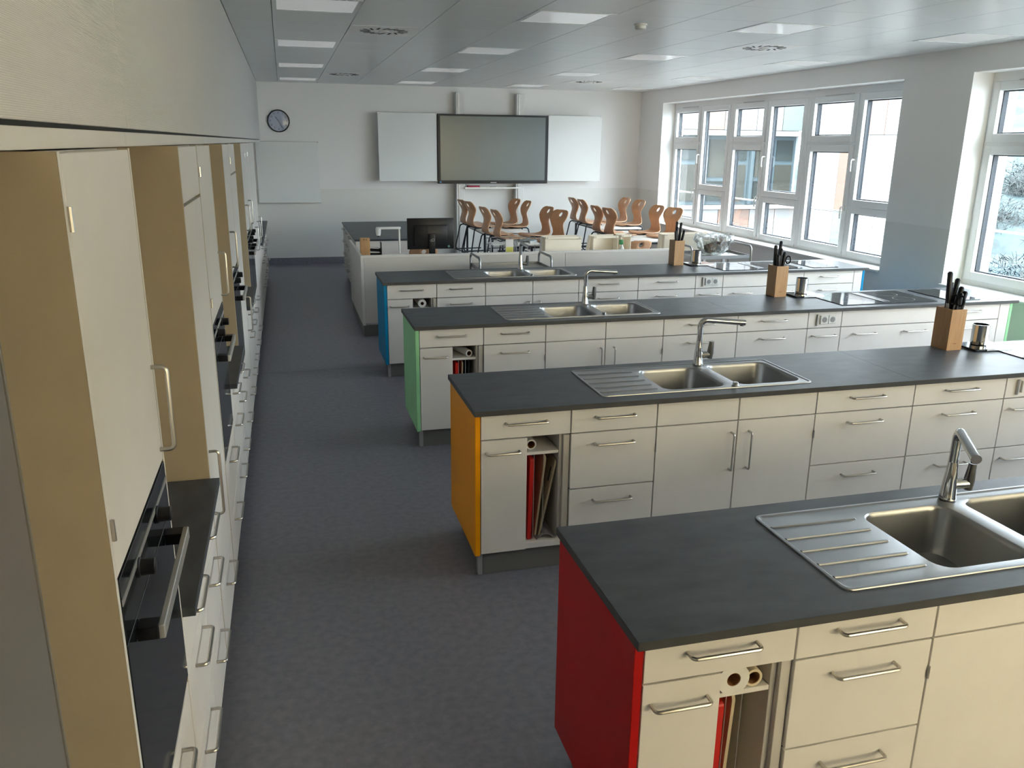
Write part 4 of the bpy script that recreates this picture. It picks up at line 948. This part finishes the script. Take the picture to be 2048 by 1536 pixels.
bo = thing('bowl', 'clear bowl wrapped in crumpled plastic film on the trolley', 'bowl', (5.14, 9.30, 0.8148))
MB().lathe([(0.08, 0.0), (0.10, 0.004), (0.19, 0.10), (0.225, 0.19), (0.229, 0.19), (0.195, 0.098), (0.10, 0.008), (0.02, 0.006)], 36, cap=False).build('glass_bowl', FILM, bo)
m = MB(); N = 40; rings = []
PR = [(0.12, 0.02), (0.18, 0.08), (0.22, 0.15), (0.245, 0.20), (0.235, 0.245), (0.17, 0.225), (0.09, 0.235), (0.02, 0.215)]
for q, (r, z) in enumerate(PR):
    rings.append([m.bm.verts.new(((r+random.uniform(-0.018, 0.018))*math.cos(2*PI*k/N), (r+random.uniform(-0.018, 0.018))*math.sin(2*PI*k/N), z+random.uniform(-0.02, 0.02)*(q > 1))) for k in range(N)])
for a, b in zip(rings, rings[1:]):
    for k in range(N): m.bm.faces.new((a[k], a[(k+1) % N], b[(k+1) % N], b[k]))
fm = bpy.data.materials.new('crumpled_film'); fm.use_nodes = True; nt = fm.node_tree
for n in list(nt.nodes): nt.nodes.remove(n)
oo = nt.nodes.new('ShaderNodeOutputMaterial'); tr_ = nt.nodes.new('ShaderNodeBsdfTransparent'); gl = nt.nodes.new('ShaderNodeBsdfPrincipled')
gl.inputs['Base Color'].default_value = (0.8, 0.82, 0.82, 1); gl.inputs['Roughness'].default_value = 0.15
nn = nt.nodes.new('ShaderNodeTexNoise'); nn.inputs['Scale'].default_value = 14; mr = nt.nodes.new('ShaderNodeMapRange')
mr.inputs['From Min'].default_value = 0.42; mr.inputs['From Max'].default_value = 0.66; mr.inputs['To Min'].default_value = 0.08; mr.inputs['To Max'].default_value = 0.8
mxs = nt.nodes.new('ShaderNodeMixShader'); tcn = nt.nodes.new('ShaderNodeTexCoord'); nt.links.new(tcn.outputs['Object'], nn.inputs['Vector'])
nt.links.new(nn.outputs['Fac'], mr.inputs['Value']); nt.links.new(mr.outputs['Result'], mxs.inputs['Fac']); nt.links.new(tr_.outputs[0], mxs.inputs[1]); nt.links.new(gl.outputs[0], mxs.inputs[2]); nt.links.new(mxs.outputs[0], oo.inputs['Surface'])
m.build('plastic_film', fm, bo, smooth=0)
BRN = mat('brown_bread', rgb(120, 92, 70), 0.8, noise=(18, 0.35))
for k, (x, y_, z, r) in enumerate(((-0.05, -0.03, 0.09, 0.085), (0.10, 0.03, 0.17, 0.08), (0.02, 0.08, 0.10, 0.07))):
    m = MB(); g = bmesh.ops.create_icosphere(m.bm, subdivisions=2, radius=r)['verts']
    for v in g: v.co *= random.uniform(0.85, 1.12); v.co.z *= 0.6
    tag(m.build('bread_roll', BRN, None, (5.14+x, 9.30+y_, 0.8148+z), smooth=1.2), 'brown lump inside the wrapped bowl, %s' % ['at the left', 'at the upper right', 'at the back'][k], 'food', 'brown lumps in the wrapped bowl')

# ------------------------------------------------------------------ outside: courtyard wings, slope, shrubs
FW = mat('facade_white', (0.15, 0.15, 0.15, 1), 0.6); FS = mat('facade_salmon', (0.11, 0.072, 0.058, 1), 0.6); FM = mat('facade_mint', (0.085, 0.105, 0.10, 1), 0.6); FB = mat('facade_bluegrey', (0.030, 0.047, 0.055, 1), 0.5)
FG = mat('facade_glass', (0.016, 0.021, 0.021, 1), 0.25, spec=0.3, noise=(0.6, 0.35)); FC = mat('curtain_glass', (0.028, 0.029, 0.025, 1), 0.4, spec=0.2, noise=(0.8, 0.2))
WX, WY = 16.0, 24.0
t = thing('courtyard_wing', 'white panelled wing with large windows seen through the far casements', 'building', (7.6, WY, -3.5))
def fpan(t, m, a, b, z0, z1, yy=0.0, name='facade_panel'): return pbox(name, t, m, a+0.012, b-0.012, yy, yy+0.06, z0+0.012, z1-0.012, 0)
pbox('wall_core', t, GRID, 0, 8.4, 0.30, 0.6, 0, 8.3, 0)
cols = [0, 0.9, 1.9, 2.6, 3.7, 4.9, 5.6, 6.7, 7.6, 8.4]
for k, (a, b) in enumerate(zip(cols, cols[1:])):
    fpan(t, [FW, FS, FW, FW, FW, FS, FW, FW, FM][k % 9], a, b, 6.08, 7.4); fpan(t, [FW, FW, FM, FW, FS, FW, FW, FS, FW][k % 9], a, b, 7.4, 8.3)
    fpan(t, [FW, FM, FW, FS, FW, FW, FS, FW, FW][k % 9], a, b, 0.0, 3.7)
pbox('ledge', t, FW, 0, 8.4, -0.12, 0.28, 5.92, 6.07, 0.004); pbox('ledge', t, FW, 0, 8.4, -0.15, 0.28, 3.71, 3.82, 0.004)
for k in range(5):
    a = 0.25+1.62*k
    o = thing('f', '', '') if False else pbox('window_frame', t, FB, a, a+1.50, 0.16, 0.20, 3.83, 5.91, 0)
    c = o.location
    for (p, q, z0, z1, mm) in ((0.10, 0.72, 3.95, 4.55, FG), (0.10, 0.72, 4.68, 5.80, FC), (0.82, 1.40, 3.95, 5.05, FC), (0.82, 1.40, 5.18, 5.80, FG)):
        pbox('window_pane', o, mm, a+p-c.x, a+q-c.x, -0.05, -0.021, z0-c.z, z1-c.z, 0)
    pbox('pier', t, FW if k % 2 else FB, a-0.11, a-0.01, 0.02, 0.25, 3.83, 5.91, 0.004)
t = thing('sunlit_wing', 'sunlit white facade wing with salmon and mint panels beyond the windows', 'building', (WX, 16.6, -3.5))
pbox('wall_core', t, GRID, 0.10, 0.6, 0, 7.4, 0, 8.3, 0)
rowsz = [0, 1.8, 3.75, 5.95, 7.4, 8.3]
pat = [[FW, FW, FW, FM, FW, FW, FS, FW], [FW, FM, FW, FW, FW, FM, FW, FW], [FW, FW, FM, FW, FW, FS, FW, FW], [FS, FM, FW, FW, FS, FW, FW, FW], [FW, FW, FS, FW, FW, FM, FW, FW]]
for r, (z0, z1) in enumerate(zip(rowsz, rowsz[1:])):
    for k in range(8):
        pbox('facade_panel', t, pat[r][k], 0.03, 0.09, k*0.925+0.012, k*0.925+0.913, z0+0.012, z1-0.012, 0)
struct(pbox('courtyard_bounce_paving', None, mat('bounce_paving', (0.24, 0.24, 0.23, 1), 0.8, noise=(2, 0.1)), 7.1, 17.8, -12, 40, -3.7, -3.5, 0), 'unseen courtyard paving added below the windows to bounce daylight')  # added out of view, pale so daylight bounces up to the ceiling
gd = MB(); NX, NY = 40, 40
vs = []
for i in range(NX+1):
    for j in range(NY+1):
        x, y_ = 7.15+55*i/NX, -12+62*j/NY
        z = -3.56+max(0, (x-17.5))*0.30+0.35*math.sin(x*1.3+y_*0.7)*(x > 18)+0.25*math.sin(y_*1.7)*(x > 18)
        vs.append(gd.bm.verts.new((x, y_, z)))
for i in range(NX):
    for j in range(NY):
        a = i*(NY+1)+j; gd.bm.faces.new((vs[a], vs[a+NY+1], vs[a+NY+2], vs[a+1]))
TURF = mat('teal_turf', (0.014, 0.030, 0.034, 1), 0.9, noise=(1.6, 0.5), bump=(30, 0.6))
struct(gd.build('ground', TURF, smooth=1.5), 'grassy slope outside the windows')
TWIG = mat('grey_green_twigs', (0.022, 0.028, 0.029, 1), 0.9, noise=(3, 0.4))
def shrub_mesh(seed):
    rnd = random.Random(seed); m = MB()
    for k in range(2600):
        u = Vector((rnd.gauss(0, 1), rnd.gauss(0, 1), abs(rnd.gauss(0, 1)))); u.normalize(); p = u*rnd.uniform(0.25, 1.0)
        p.z *= 0.85
        d1 = Vector((rnd.uniform(-1, 1), rnd.uniform(-1, 1), rnd.uniform(-1, 1))).normalized(); d2 = d1.cross(u).normalized()
        s, q = rnd.uniform(0.04, 0.16), rnd.uniform(0.004, 0.012)
        vv = [m.bm.verts.new(p+d1*s), m.bm.verts.new(p+d2*q), m.bm.verts.new(p-d1*s), m.bm.verts.new(p-d2*q)]; m.bm.faces.new(vv)
    return m.mesh(TWIG, 0)
sh = [shrub_mesh(1), shrub_mesh(2), shrub_mesh(3)]
rnd = random.Random(5); n = 0
rw = ['lowest', 'second lowest', 'middle', 'second highest', 'highest']
for i in range(5):
    for j in range(5):
        s = rnd.uniform(1.75, 2.05); x = 22.0+i*4.6+rnd.uniform(-0.25, 0.25); y_ = 11+j*4.6+(2.3 if i % 2 else 0)+rnd.uniform(-0.2, 0.2)
        z = -3.55+max(0, x-17.5)*0.30
        o = link('shrub', sh[n % 3], None, (x, y_, z-0.2), (0, 0, rnd.uniform(0, 6))); o.scale = (s, s, s*0.9); n += 1
        tag(o, 'grey-green leafless shrub on the slope outside the near window', 'shrub', 'shrubs on the slope outside')
